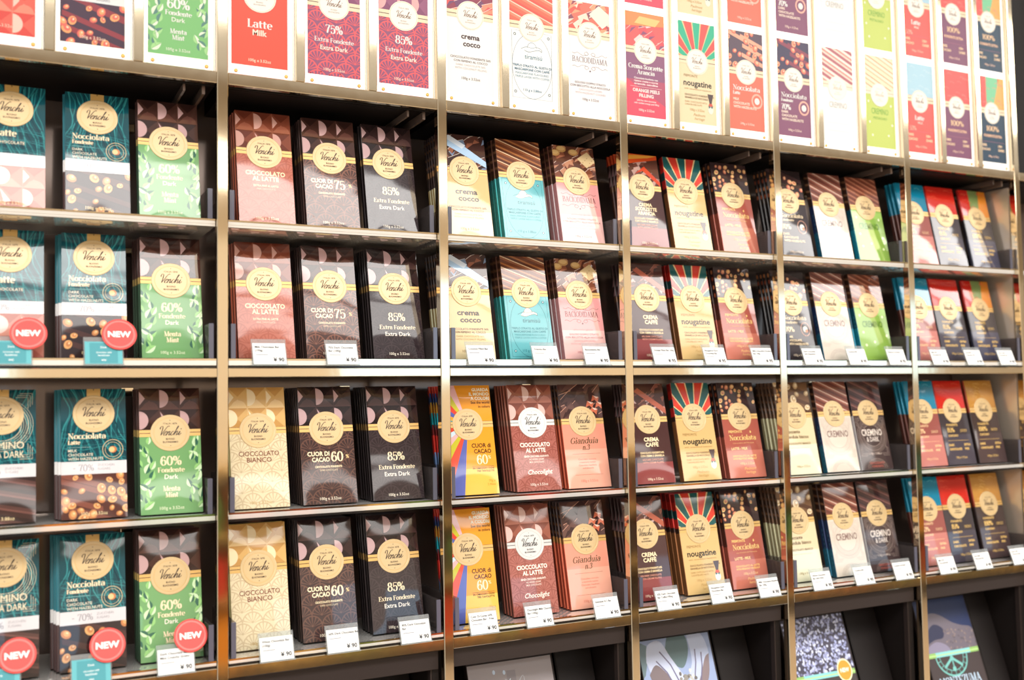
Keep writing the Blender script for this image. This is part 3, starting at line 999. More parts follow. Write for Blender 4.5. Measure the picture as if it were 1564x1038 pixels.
def f_cream():
    a = base((222, 206, 168))
    a.rect(-38, 0, 38, 52, (230, 226, 196), 1)
    hazel(a, 107, 163, (112, 82, 60), (84, 58, 46), [(226, 206, 170), (196, 166, 124)], 33, 12, size=6.4, pale=(244, 236, 214))
    a.text('PIEMONTE', -26, 90, 3.6, (170, 140, 90), 'l', .01)
    small_lines(a, 72, ['croccante', 'gianduia bianco'], (110, 84, 56), 6.0, -28, 'l', 9, .02)
    a.text('CIOCCOLATO BIANCO', -28, 52, 3.6, (120, 92, 60), 'l', .02)
    a.rect(-28, 46, 20, 46.4, (170, 140, 90), 5)
    weight(a, (170, 146, 100), 12)
    return a

def f_cocoa(kind):
    """tall dark bars with a coloured top; bottom print in gold blocks"""
    def f():
        top, basec, low = {'blue': ((20, 124, 156), (150, 84, 78), (196, 124, 116)), 'red': ((196, 40, 30), (62, 54, 58), (74, 68, 78)),
                           'tri': ((190, 40, 32), (58, 50, 54), (76, 74, 92)), 'gold': ((186, 132, 62), (66, 52, 50), (78, 62, 62))}[kind]
        a = base(basec)
        a.rect(-38, 0, 38, 58, low, 1)
        a.rect(-38, 107, 38, 163, top, 1)
        rr = random.Random(len(kind))
        if kind == 'tri':
            a.rect(-12, 107, 16, 163, (120, 140, 84), 2)
            a.poly([(8, 107), (38, 107), (38, 163), (18, 163)], (216, 132, 40), 3)
        hi = {'blue': (90, 190, 204), 'red': (222, 84, 62), 'tri': (220, 90, 70), 'gold': (224, 180, 100)}[kind]
        for k in range(16):
            x, y = rr.uniform(-36, 34), rr.uniform(110, 160)
            a.strip(_S((x, y), (x + rr.uniform(3, 8), y + 2), (x + rr.uniform(8, 16), y - 1)), rr.uniform(.4, 1.0), hi, 4)
        g = (236, 196, 120) if kind != 'blue' else (246, 206, 160)
        a.text('FONDENTE', -24, 74.5, 4.2, g, 'l', .02, width=30)
        a.serif({'blue': '53%', 'red': '85%', 'tri': '100%', 'gold': '100%'}[kind], -24, 62.5, 8.5, lin(g), 'l', .22)
        for k in range(5):
            a.ring(12 + k * 3.6, 65, 1.4, 2.4, .5, g, 5, 10)
        a.text('CACAO', -24, 54, 4, g, 'l', .03, width=26)
        a.rect(-28, 46, 28, 46.5, g, 5)
        small_lines(a, 36, ['DARK', 'CHOCOLATE'], g, 4.0, -28, 'l', 8, .04)
        small_lines(a, 36, ['EXTRA', 'FINE'], g, 4.0, 14, 'l', 8, .04)
        weight(a, g, 12)
        return a
    return f

# ---------------------------------------------------------------- bar catalogue
CH_D = [(0, (52, 30, 26)), (96, (120, 84, 44)), (108, (44, 27, 24))]
def side(low, mid, hi):
    return [(0, low), (99.5, mid), (108.5, hi)]
D = {}
def design(key, short, look, front, sd, carton=False, T=9.0, seal='gold', sv=104.0, su=0.0, band='gold', marks=None):
    D[key] = dict(short=short, look=look, front=front, side=sd, carton=carton, T=12.0 if carton else T, seal=seal, sv=sv, su=su, band=band, marks=marks)
TEALS = [(0, (40, 27, 27)), (55, (200, 198, 200)), (71, (16, 62, 70))]
design('teal_milk', 'teal pink-squares', 'teal grained bar with pale pink chocolate squares at its foot', f_teal('milk'), [(0, (150, 90, 78)), (55, (200, 198, 200)), (71, (16, 62, 70))], sv=131, band='up')
design('teal_dark', 'teal dark-hazelnut', 'teal grained bar with hazelnuts on black at its foot', f_teal('fondente'), TEALS, sv=131, band='up')
design('teal_latte', 'teal brown-hazelnut', 'teal grained bar with many hazelnuts on brown rocks', f_teal('latte'), TEALS, sv=131, band='up')
design('teal_cremino', 'teal deco-framed', 'teal bar with cream deco frame and brown rolls', f_teal('cremino'), TEALS, sv=131, band='up')
design('mint', 'mint-green leafy', 'mint green leaf-patterned bar with brown chocolate squares on top', f_mint, side((26, 42, 30), (96, 80, 44), (42, 26, 24)))
design('milk', 'salmon milk', 'salmon pink milk bar with reddish brown chocolate squares on top', f_milk, side((94, 44, 30), (110, 80, 40), (84, 42, 30)), T=10)
design('c75', 'brown 75%', 'brown 75% bar patterned with pale fans', f_cuor('75', (136, 92, 78), (82, 60, 56)), side((34, 22, 20), (74, 56, 30), (34, 22, 20)))
design('c60', 'dark brown 60%', 'dark brown 60% bar patterned with faint fans', f_cuor('60', (104, 74, 66), (66, 50, 50)), side((24, 17, 17), (74, 56, 30), (24, 17, 17)))
design('c85', 'charcoal 85%', 'charcoal 85% bar with pink half discs on top', f_85, side((22, 17, 18), (74, 56, 30), (22, 17, 18)))
design('bianco', 'ivory', 'ivory white-chocolate bar with golden squares on top', f_bianco, side((170, 140, 90), (150, 110, 60), (160, 110, 54)))
design('cocco', 'beige coconut', 'beige coconut bar with a pale blue ribbon on top', f_cocco, [(0, (186, 160, 108)), (80, (36, 26, 24)), (99, (90, 64, 40)), (108, (34, 26, 26))], marks='stripes')
design('tira', 'turquoise hat', 'turquoise carton with a drawing of a hat', f_tira, [(0, (46, 118, 120)), (99, (60, 40, 26)), (108, (56, 34, 26))], carton=True, marks='stripes')
design('bacio', 'pink flourish', 'pink carton with dark flourishes and biscuits on top', f_bacio, [(0, (184, 120, 122)), (99, (60, 40, 30)), (108, (70, 40, 32))], carton=True, marks='stripes')
design('guarda', 'orange rainbow-ray', 'orange yellow bar with rainbow rays down one side', f_guarda,
       [(0, (96, 40, 44)), (30, (64, 84, 116)), (62, (170, 30, 24)), (88, (70, 14, 16)), (104, (18, 110, 122)), (122, (190, 104, 38)), (138, (28, 44, 88)), (152, (196, 40, 28))], marks='zig', su=-3)
design('light', 'rosy silver-sealed', 'rosy brown milk bar with a silver seal', f_chocolight, side((86, 46, 36), (90, 60, 50), (92, 50, 38)), seal='silver', band='silver')
design('giand', 'coral', 'coral bar with dark chocolate chunks on top', f_giand, [(0, (150, 62, 44)), (99, (110, 76, 40)), (108, (40, 28, 28))], marks='stripes')
design('scorz', 'orange-peel', 'dark brown bar with orange peel on top', f_scorz('arancia'), [(0, (44, 24, 20)), (99, (60, 40, 24)), (108, (40, 24, 22)), (146, (170, 50, 24))], marks='tri')
design('caffe', 'coffee', 'dark brown coffee bar with crushed chocolate on top', f_scorz('caffe'), [(0, (38, 24, 22)), (99, (60, 40, 24)), (108, (34, 22, 22))], marks='tri')
design('noug', 'gold sunburst', 'gold carton with a red and green sunburst on top', f_noug(), [(0, (104, 66, 38)), (99, (40, 24, 20)), (107, (150, 30, 26)), (122, (20, 46, 48)), (136, (160, 32, 26)), (150, (120, 26, 24))], carton=True)
design('noccp', 'terracotta hazelnut', 'terracotta carton with hazelnuts on black on top', f_nocc_pie, [(0, (124, 62, 50)), (70, (70, 36, 30)), (99, (50, 34, 26)), (108, (34, 24, 24))], carton=True, marks='nuts')
design('nocc70', 'charcoal hazelnut', 'charcoal 70% bar with hazelnuts on top', f_nocc70, side((20, 16, 17), (30, 22, 18), (24, 18, 18)), marks='nuts')
design('cremw', 'white deco', 'white carton with pale deco lines and a navy side', f_crem('white'), [(0, (18, 70, 92)), (48, (20, 34, 66)), (99, (40, 28, 24)), (108, (44, 28, 24))], carton=True, marks='stripes')
design('cremg', 'lime green', 'lime green carton with brown rolls on top', f_crem('green'), [(0, (14, 104, 126)), (60, (12, 62, 80)), (99, (44, 26, 20)), (108, (50, 28, 22))], carton=True, marks='stripes')
design('cremd', 'grey-brown deco', 'grey brown carton with silver deco lines and a pale side', f_crem('dark'), [(0, (184, 176, 174)), (99, (60, 44, 40)), (108, (30, 22, 24))], carton=True)
design('cream', 'cream almond', 'cream coloured bar with blanched nuts on top', f_cream, [(0, (150, 140, 104)), (99, (70, 50, 34)), (108, (60, 44, 34))], marks='stripes')
design('blue', 'blue-topped', 'blue topped rosy brown bar', f_cocoa('blue'), [(0, (66, 34, 28)), (100, (14, 92, 116))])
design('red', 'red-topped', 'red topped charcoal bar', f_cocoa('red'), [(0, (28, 24, 30)), (100, (110, 18, 14))])
design('tri', 'red-green-amber', 'charcoal bar with red green and amber top', f_cocoa('tri'), [(0, (40, 40, 52)), (60, (26, 22, 26)), (100, (120, 20, 16))])
design('gold', 'bronze-topped', 'bronze topped dark brown bar', f_cocoa('gold'), [(0, (40, 30, 30)), (100, (110, 40, 24))])

BANDS = {'gold': ((214, 172, 100), (74, 52, 34)), 'silver': ((206, 204, 200), (90, 84, 80))}

def body_mesh(d, key):
    """upright slab with chamfered long edges, its sides printed in bands darkened for shade"""
    T, W, H, ch = d['T'], 76.0, 163.0, 1.0 if d['carton'] else 1.6
    sec = [(-W / 2 + ch, 0), (W / 2 - ch, 0), (W / 2, ch), (W / 2, T - ch), (W / 2 - ch, T), (-W / 2 + ch, T), (-W / 2, T - ch), (-W / 2, ch)]
    cuts = [v for v, _ in d['side']] + [H]
    V, F, K = [], [], []
    top_col = lin(d['side'][-1][1])
    def col(i):
        return lin(d['side'][i][1])  # side print with the shade of the stack darkened into it
    for i in range(len(cuts) - 1):
        v0, v1 = cuts[i], cuts[i + 1]
        b = len(V)
        for v in (v0, v1):
            k = 1.0
            if not d['carton'] and v >= H - .1:
                k = 0.45      # crimped flat at the top seam
            V += [(x * .001, (T / 2 + (y - T / 2) * k) * .001, v * .001) for x, y in sec]
        for j in range(8):
            F.append((b + j, b + (j + 1) % 8, b + 8 + (j + 1) % 8, b + 8 + j))
            c = col(i)
            K.append(tuple(min(1.0, v * 4.5 + .012) for v in c[:3]) + (1.0,) if j in (0, 7) else tuple(min(1.0, v * 1.5) for v in c[:3]) + (1.0,))  # front chamfers lightened: front print colour plus a painted edge highlight
        if i == 0:
            F.append(tuple(b + j for j in range(7, -1, -1)))
            K.append(col(0))
        if i == len(cuts) - 2:
            F.append(tuple(b + 8 + j for j in range(8)))
            K.append(top_col)
    # printed marks along the narrow side
    x = -W / 2 - .06
    def mark(P, c):
        b = len(V)
        V.extend([(x * .001, y * .001, v * .001) for y, v in P])
        F.append(tuple(range(b, b + len(P))))
        K.append(lin(c))
    a0, a1 = ch + .1, T - ch - .1
    if d['marks'] == 'stripes':
        for v in (114, 127, 140, 153):
            mark([(a1, v + 5), (a1, v + 1), (a0, v - 2), (a0, v + 2)], (132, 92, 66))
        if d['carton']:
            for k in range(9):
                v = 14 + k * 8
                mark([(a0 + 4.2, v), (a0 + 4.2, v + 5), (a0 + 3, v + 5), (a0 + 3, v)], tuple(min(255, c + 46) for c in d['side'][0][1]))
    elif d['marks'] == 'tri':
        for v in (110, 126):
            mark([(a1, v), (a0, v), (a0, v + 13)], (150, 112, 116))
        mark([(a0 + 1.6, 52), (a0 + .6, 52), (a0 + .6, 84), (a0 + 1.6, 84)], (120, 80, 50))
    elif d['marks'] == 'nuts':
        for v, c in ((114, (166, 92, 62)), (128, (190, 120, 80)), (143, (160, 84, 60)), (155, (196, 130, 84))):
            mark([(T / 2 + 2.6 * math.cos(t), v + 4 * math.sin(t)) for t in [k * math.pi / 4 for k in range(8)][::-1]], c)
    elif d['marks'] == 'zig':
        for v, c in ((30, (64, 84, 116)), (62, (170, 30, 24)), (104, (18, 110, 122)), (122, (190, 104, 38)), (138, (28, 44, 88)), (152, (196, 40, 28))):
            mark([(a1, v), (a0, v), (a0, v - 8)], c)
    return mesh_from('wrapper_' + key, V, F, MT['body'], K)

def seal_meshes():
    out = {}
    for key, m, ring_, ink in (('gold', MT['seal'], (206, 166, 96), (66, 46, 30)), ('silver', MT['seal_silver'], (180, 178, 176), (60, 56, 56))):
        n = 40
        prof = [(24.6, 0.0), (24.6, .45), (24.0, .75), (22.4, .75), (22.0, .55), (0.0, .6)]
        V, F = [], []
        for r, h in prof[:-1]:
            V += [(r * math.cos(2 * math.pi * i / n) * .001, -(h + .3) * .001, r * .965 * math.sin(2 * math.pi * i / n) * .001) for i in range(n)]
        for k in range(len(prof) - 2):
            for i in range(n):
                F.append((k * n + i, k * n + (i + 1) % n, (k + 1) * n + (i + 1) % n, (k + 1) * n + i))
        V.append((0, -.00088, 0))
        for i in range(n):
            F.append(((len(prof) - 2) * n + i, (len(prof) - 2) * n + (i + 1) % n, len(V) - 1))
        me = mesh_from('seal_' + key, V, F, m)
        a = Art(60, 60, clip=False)
        a.ring(0, 0, 20.4, 19.6, .5, ring_, 1)
        a.text('ITALIA 1878', 0, 11, 2.3, ink, bold=.0, width=17)
        a.script(.5, -3.4, 12.6, lin(ink))
        a.text('BUONO', 0, -9.2, 2.4, ink, bold=.01, width=11)
        a.text('BUONISSIMO', 0, -13.2, 2.4, ink, bold=.01, width=19)
        a.ell(0, 16.4, .55, .55, ink, 2, 8)
        a.ell(0, -16.8, .55, .55, ink, 2, 8)
        out[key] = (me, a.mesh('seal_lettering_' + key, MT['ink'], .00092))
    return out
SEAL = seal_meshes()

def band_mesh(d):
    a = Art(76, 163)
    if d['band'] == 'up':
        a.rect(-8 + 0, d['sv'] + 22, 8, 163, (214, 172, 100), 9)
        a.rect(-.5, d['sv'] + 30, .5, 163, (70, 48, 30), 10)
    else:
        c, l = BANDS[d['band']]
        v = d['sv']
        a.rect(-38, v - 4.6, 38, v + 4.6, c, 9)
        a.rect(-38, v - .45, 38, v + .45, l, 10)
        a.rect(-38, v + 4.2, 38, v + 4.6, l, 10)
    return a.mesh('ribbon', MT['band'])

MESH = {}
def meshes_of(key):
    if key not in MESH:
        d = D[key]
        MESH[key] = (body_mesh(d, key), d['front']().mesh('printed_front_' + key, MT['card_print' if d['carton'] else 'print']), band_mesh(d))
    return MESH[key]

LEAN = math.radians(11.5)
SHELF_Z = {1: 1.7405, 2: 1.5590, 3: 1.3610, 4: 1.1780}
SHELF_N = {1: 'top', 2: 'second', 3: 'third', 4: 'bottom'}
ORD = ['', 'first', 'second', 'third', 'fourth', 'fifth', 'sixth', 'seventh', 'eighth']

def bar_name(key):
    return 'chocolate_box' if D[key]['carton'] else 'chocolate_bar'

def front_bar(key, x_left, row, y=0.030):
    d = D[key]
    body, front, band = meshes_of(key)
    z = SHELF_Z[row] + d['T'] * .001 * math.sin(LEAN) + .0002
    g = 'chocolate bars on the %s shelf' % SHELF_N[row]
    lab = '%s, front of the %s shelf' % (d['look'], SHELF_N[row])
    t = thing(bar_name(key), (x_left + .038, y, z), lab, 'chocolate bar', g, (-LEAN, 0, math.radians(random.uniform(-.5, .5))))
    put('wrapper' if not d['carton'] else 'carton', body, t)
    put('printed_front', front, t)
    put('ribbon', band, t)
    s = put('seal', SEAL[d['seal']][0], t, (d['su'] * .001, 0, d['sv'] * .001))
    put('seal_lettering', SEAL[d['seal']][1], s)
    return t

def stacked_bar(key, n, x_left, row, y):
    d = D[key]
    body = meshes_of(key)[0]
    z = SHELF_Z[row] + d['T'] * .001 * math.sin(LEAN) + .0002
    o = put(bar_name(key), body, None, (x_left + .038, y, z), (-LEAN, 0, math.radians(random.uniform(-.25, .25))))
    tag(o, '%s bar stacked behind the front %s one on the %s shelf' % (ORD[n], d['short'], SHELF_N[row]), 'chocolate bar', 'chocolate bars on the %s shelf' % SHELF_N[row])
    return o

# slots: bay, column -> per row (design, left edge in mm, bars in the stack, sideways creep per bar in mm)
SLOTS = {
 1: [('teal_milk', -277, 1, 0), ('teal_dark', -178, 2, -1.5), ('mint', -91, 2, -1),
     ('milk', 35, 4, -.3), ('c75', 127, 5, 0), ('c85', 215, 2, 0),
     ('cocco', 330, 6, 0), ('tira', 431, 3, 0), ('bacio', 531, 3, 0),
     ('scorz', 655, 4, 0), ('noug', 743, 1, 0), ('noccp', 846, 2, 0),
     ('nocc70', 966, 4, 0), ('cremw', 1062, 1, 0), ('cremg', 1156, 1, 0),
     ('blue', 1280, 3, 0), ('red', 1361, 1, 0), ('tri', 1454, 1, 0)],
 2: [('teal_milk', -277, 2, -2), ('teal_dark', -181, 3, -3), ('mint', -85, 5, -1),
     ('milk', 34, 3, -1), ('c75', 126, 6, 0), ('c85', 222, 5, 0),
     ('cocco', 335, 6, 0), ('tira', 436, 3, 0), ('bacio', 531, 3, 0),
     ('caffe', 659, 4, 0), ('noug', 751, 3, 0), ('noccp', 851, 2, 0),
     ('nocc70', 966, 4, 0), ('cremw', 1059, 1, 0), ('cremg', 1152, 2, 0),
     ('blue', 1280, 2, 0), ('red', 1361, 1, 0), ('tri', 1452, 1, 0)],
 3: [('teal_cremino', -284, 1, 0), ('teal_latte', -180, 3, -3), ('mint', -88, 4, -1),
     ('bianco', 25, 3, 0), ('c60', 120, 7, 0), ('c85', 219, 6, 0),
     ('guarda', 338, 6, 0), ('light', 444, 5, 0), ('giand', 541, 4, 0),
     ('caffe', 655, 4, 0), ('noug', 748, 1, 0), ('noccp', 848, 2, 0),
     ('cream', 966, 5, 0), ('cremw', 1057, 1, 0), ('cremd', 1140, 1, 0),
     ('blue', 1282, 3, 0), ('red', 1361, 1, 0), ('gold', 1448, 1, 0)],
 4: [('teal_cremino', -279, 1, 0), ('teal_dark', -180, 4, -3), ('mint', -86, 4, -1),
     ('bianco', 26, 2, 0), ('c60', 119, 6, 0), ('c85', 217, 5, 0),
     ('guarda', 333, 4, 0), ('light', 435, 4, 0), ('giand', 533, 4, 0),
     ('caffe', 645, 4, 0), ('noug', 750, 4, 0), ('noccp', 843, 2, 0),
     ('cream', 964, 5, 0), ('cremw', 1070, 2, 0), ('cremd', 1160, 1, 0),
     ('blue', 1284, 2, 0), ('red', 1362, 1, 0), ('gold', 1452, 1, 0)],
}

# ---------------------------------------------------------------- the brass display unit
P0, BW, PW = -0.310, 0.310, 0.0142
POSTS = [P0 + i * BW for i in range(6)] + [1.5415]
RAIL = {'top': (1.9178, 1.9335), 'mid': (1.5352, 1.5472), 'low': (1.1540, 1.1690)}
Z_TOP, Z_FLOOR = 2.62, 0.84
YB = 0.172

frame = thing('shelving_unit', (0.6, 0, Z_FLOOR), 'tall brass framed wall display holding all the chocolate shelves', 'display unit')
def fbox(name, x0, x1, y0, y1, z0, z1, m, ch=0.0):
    return box(name, x0 - .6, x1 - .6, y0, y1, z0 - Z_FLOOR, z1 - Z_FLOOR, m, frame, ch)

for i, x in enumerate(POSTS):
    fbox('post', x, x + PW, -0.0006, 0.0134, Z_FLOOR, Z_TOP, MT['brass'], .0009)
fbox('post', 1.852, 1.866, -0.0006, 0.0134, Z_FLOOR, Z_TOP, MT['brass'], .0009)
bays = [(POSTS[i] + PW, POSTS[i + 1]) for i in range(6)] + [(1.5557, 1.852)]
for a_, b_ in bays:
    for k, (z0, z1) in RAIL.items():
        fbox('rail', a_ - .0002, b_ + .0002, 0.0002, 0.0125, z0, z1, MT['brass'], .0008)
    # light box behind the sign panels, apron and plinth
    fbox('light_box', a_ + .0005, b_ - .0005, 0.0225, YB - .003, 1.9178, Z_TOP, MT['dark'])
    fbox('soffit_lip', a_ + .0005, b_ - .0005, 0.0130, 0.0160, 1.9165, 1.9330, MT['dark'])
    fbox('brace', b_ - .016, b_ - .012, 0.018, YB - .004, 1.9062, 1.9170, MT['back'])
    fbox('brace', b_ - .040, b_ - .037, 0.018, YB - .004, 1.9080, 1.9170, MT['back'])
    fbox('apron', a_ + .001, b_ - .004, 0.0130, 0.0200, 1.1255, 1.1535, MT['apron'], .0006)
    fbox('compartment_side', b_ - .0100, b_ - .0010, 0.0205, YB - .004, Z_FLOOR + .012, 1.1490, MT['leather'])
    fbox('compartment_back', a_ + .001, b_ - .0105, YB - .0035, YB - .0005, Z_FLOOR + .012, 1.1490, MT['leather'])
    fbox('apron_support', b_ - .0135, b_ - .0105, 0.0205, 0.0300, Z_FLOOR + .012, 1.1250, MT['apron'])
    fbox('shelf_bearer', a_ + .001, b_ - .004, 0.0135, YB - .004, 1.1500, 1.1660, MT['dark'])
    w3 = (b_ - a_ - .024) / 3
    for k in (1, 2):
        xm = a_ + k * w3 + (k - 1) * .012
        fbox('mullion', xm, xm + .012, 0.0, 0.0130, 1.9337, Z_TOP, MT['brass'], .0007)
    for zz in (1.888, 1.713, 1.520, 1.335):
        fbox('shelf_clip', (a_ + b_) / 2 + .05, (a_ + b_) / 2 + .066, YB - .012, YB - .001, zz - .006, zz + .006, MT['brass'], .0006)
fbox('lower_shelf', P0, 1.87, -0.02, YB, Z_FLOOR, Z_FLOOR + .012, MT['apron'])
fbox('end_panel', 1.5412, 1.5560, 0.0160, YB - .004, 1.169, 1.904, MT['steel'])

wall_b = box('wall_back', -2.2, 4.5, YB + .0005, YB + .03, 0, 3.4, MT['back'])
tag(wall_b, None, None, None, 'structure')
BAYN = ['mint bars', 'ivory and milk bars', 'turquoise and coral bars', 'gold sunburst boxes', 'white deco boxes', 'blue topped bars', 'blank end bay']

# ---------------------------------------------------------------- the rest of the shop, seen only in the polished brass
flo = box('floor', -2.2, 9.0, -4.6, YB, -.05, 0.0, mat('pale_stone_floor', (186, 168, 146), 0.3))
tag(flo, kind='structure')
V, F, K = [], [], []
def slab(x0, x1, y0, y1, z0, z1, c):
    b = len(V)
    v, f = box_vf(x0, x1, y0, y1, z0, z1)
    V.extend(v)
    F.extend([tuple(b + i for i in q) for q in f])
    K.extend([lin(c)] * 6)
slab(-2.2, 9.0, -4.70, -4.6, 0, 2.45, (214, 202, 184))
slab(-2.2, 9.0, -4.70, -4.6, 2.45, 3.4, (168, 150, 124))  # upper wall, unseen, toned darker to dim its reflection in the brass
slab(-2.2, 9.0, -4.6, -4.2, 0, .12, (40, 30, 26))
rr = random.Random(12)
for zz in (.12, .46, .80):
    slab(-2.2, 9.0, -4.6, -4.2, zz, zz + .02, (190, 156, 96))
    x = -2.1
    while x < 8.8:
        wd = rr.uniform(.10, .28)
        slab(x, x + wd, -4.58, -4.25, zz + .021, zz + rr.uniform(.2, .3), rr.choice([(190, 44, 36), (222, 140, 40), (60, 40, 32), (40, 30, 28), (90, 130, 70), (214, 178, 110), (30, 80, 90), (150, 70, 50)]))
        x += wd + rr.uniform(.01, .12)
slab(-2.2, 9.0, -4.6, -4.2, 1.14, 1.17, (190, 156, 96))
wo = put('wall_opposite', mesh_from('wall_opposite', V, F, mat('shop_wall', rough=.5, attr=True), K))
tag(wo, kind='structure')
for i, (x0, x1) in enumerate(((-.95, -.15), (1.6, 3.0), (4.2, 6.6))):
    wn = box('window_%d' % (i + 1), x0, x1, -4.61, -4.595, 1.62, 2.25, MT['daylight'])
    tag(wn, kind='structure')

# ---------------------------------------------------------------- ribbed acrylic shelves
def tray_mesh(L, t, dep):
    """slab whose underside and top carry fine ribs running along it"""
    pitch = .0100
    n = int((dep - .004) / pitch)
    top = [(0.0, t), (.004, t)]
    bot = [(0.0, 0.0), (.004, 0.0)]
    for i in range(n):
        y = .004 + i * pitch
        top += [(y + pitch * .5, t - .0016), (y + pitch, t)]
        bot += [(y + pitch * .5, .0022), (y + pitch, 0.0)]
    sec = bot + top[::-1]
    m = len(sec)
    V = [(x, y, z) for x in (0, L) for y, z in sec]
    F = [(i, (i + 1) % m, m + (i + 1) % m, m + i) for i in range(m)]
    k = len(bot)
    for e in (0, m):
        for i in range(k - 1):
            q = (e + i, e + i + 1, e + m - 2 - i, e + m - 1 - i)
            F.append(q if e else q[::-1])
    me = mesh_from('ribbed_tray', V, F, MT['tray'])
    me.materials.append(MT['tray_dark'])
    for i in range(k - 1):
        if i % 2:  # every other rib facet dark, painting in the refracted light and dark lines
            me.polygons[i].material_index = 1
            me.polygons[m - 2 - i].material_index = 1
    return me

TRAY = {1: (1.7310, 1.7405, .0085), 2: (1.5474, 1.5590, .0012), 3: (1.3500, 1.3610, .0085), 4: (1.1692, 1.1780, .0012)}
for bi, (a_, b_) in enumerate(bays):
    x0, x1 = a_ + .0006, b_ - .0006
    for row, (z0, z1, y0) in TRAY.items():
        L = x1 - x0
        t = thing('acrylic_shelf', (x0, y0, z0), 'clear ribbed acrylic %s shelf holding the %s' % (SHELF_N[row], BAYN[bi]), 'shelf', 'clear acrylic shelves')
        me = tray_mesh(L, z1 - z0, .160 - y0)
        put('ribbed_tray', me, t, (0, .0022, 0))
        box('front_edge', 0, L, 0, .0021, .0030, z1 - z0 - .0022, MT['edge'], t, .0004)
        box('edge_foot', 0, L, 0.0003, .0021, 0.0, .0029, MT['tray_dark'] if row != 1 else MT['edge'], t)  # dark strip painting in the edge's reflection; plain on the top shelf
        box('brass_strip', 0, L, 0.0002, .0021, z1 - z0 - .0021, z1 - z0 + .0002, MT['brass'], t)
        hgt = .040 if row == 1 else .0455
        for xs in (.0030, L - .0095):
            box('side_wall', xs, xs + .0062, .0026, .128, z1 - z0 + .0003, z1 - z0 + hgt, MT['divider'], t, .0006)
            box('wall_edge', xs, xs + .0062, .0006, .0024, z1 - z0 + .0003, z1 - z0 + hgt, MT['divider2'], t, .0003)

# ---------------------------------------------------------------- chocolate bars
for row in (1, 2, 3, 4):
    for ci, (key, xl, n, creep) in enumerate(SLOTS[row]):
        d = D[key]
        bay = ci // 3
        a_, b_ = bays[bay]
        x = xl * .001
        x = min(max(x, a_ + .0112), b_ - .0112 - .0762)
        front_bar(key, x, row)
        y = .030
        for k in range(1, n):
            y += d['T'] * .001 / math.cos(LEAN) + random.uniform(.0003, .0012)
            if y > .108:
                break
            xx = x + creep * k * .001 + random.uniform(-.0006, .0006)
            stacked_bar(key, k, min(max(xx, a_ + .0108), b_ - .0870), row, y)

# ---------------------------------------------------------------- price tags
def card_art(lines, price, teal=False):
    a = Art(42, 30)
    a.w, a.h = 42, 30
    if teal:
        a.rect(-16, 1.5, 16, 28, (64, 150, 160), 0)
        for k, (s, y) in enumerate((('Dark', 21), ('chocolate with', 14.5), ('hazelnuts', 10.5), ('¥90', 4))):
            a.text(s, 0, y, 2.6 if k != 1 else 2.2, (236, 246, 246), bold=.01)
        return a
    for k, s in enumerate(lines):
        a.text(s, -18.5, 23 - k * 4.8, 3.0, (44, 44, 48), 'l', 0.012)
    a.rect(-18, 22.2 - len(lines) * 4.6, -2, 23.2 - len(lines) * 4.6, (150, 150, 154), 1)
    a.rect(-18, 3, -13, 3.6, (170, 170, 174), 1)
    a.text('¥ 90' if price == 90 else '¥ 95', 18.8, 4.0, 5.6, (36, 36, 40), 'r', .02)
    return a

_cm = {}
def price_tag(cx, row, lines, label, price=90, teal=False, new=False):
    z1 = TRAY[row][1]
    key = (tuple(lines), price, teal)
    if key not in _cm:
        _cm[key] = card_art(lines, price, teal).mesh('card_print', MT['ink'], .00005)
    t = thing('price_tag', (cx, -.0045, z1 - .0085), label, 'price tag', 'price tags on the %s shelf' % SHELF_N[row], (math.radians(-20), 0, 0))
    box('holder', -.0230, .0230, .0006, .0017, 0, .0375, MT['clear'], t, .0003, mesh_key='holder')
    box('holder_foot', -.0230, .0230, -.0022, .0005, -.0006, .0012, MT['clear'], t, mesh_key='hfoot')
    c = box('card', -.0215, .0215, .0001, .0005, .0014, .0312, MT['tagteal'] if teal else MT['tagcard'], t, mesh_key='card%d' % teal)
    put('card_lettering', _cm[key], c, (0, 0, .0014))
    if new:
        n = 32
        V = []
        for r, h in ((.0205, 0), (.0205, .0008), (.0195, .0012)):
            V += [(r * math.cos(2 * math.pi * i / n), -h, r * math.sin(2 * math.pi * i / n)) for i in range(n)]
        F = [(k * n + i, k * n + (i + 1) % n, (k + 1) * n + (i + 1) % n, (k + 1) * n + i) for k in (0, 1) for i in range(n)]
        F.append(tuple(2 * n + i for i in range(n)))
        F.append(tuple(range(n))[::-1])
        if 'new' not in _cm:
            _cm['new'] = mesh_from('new_sticker', V, F, MT['sticker'])
            a = Art(50, 50, clip=False)
            a.ring(0, 0, 17.3, 17.3, 2.0, (240, 122, 116), 1, 36)
            a.text('NEW', 0, -3.6, 7.6, (252, 244, 240), bold=.045, width=27)
            _cm['newtext'] = a.mesh('sticker_lettering', MT['ink'], .00125)
        s = put('round_sticker', _cm['new'], t, (new[0], -.0016, new[1]))
        put('sticker_lettering', _cm['newtext'], s)
    return t

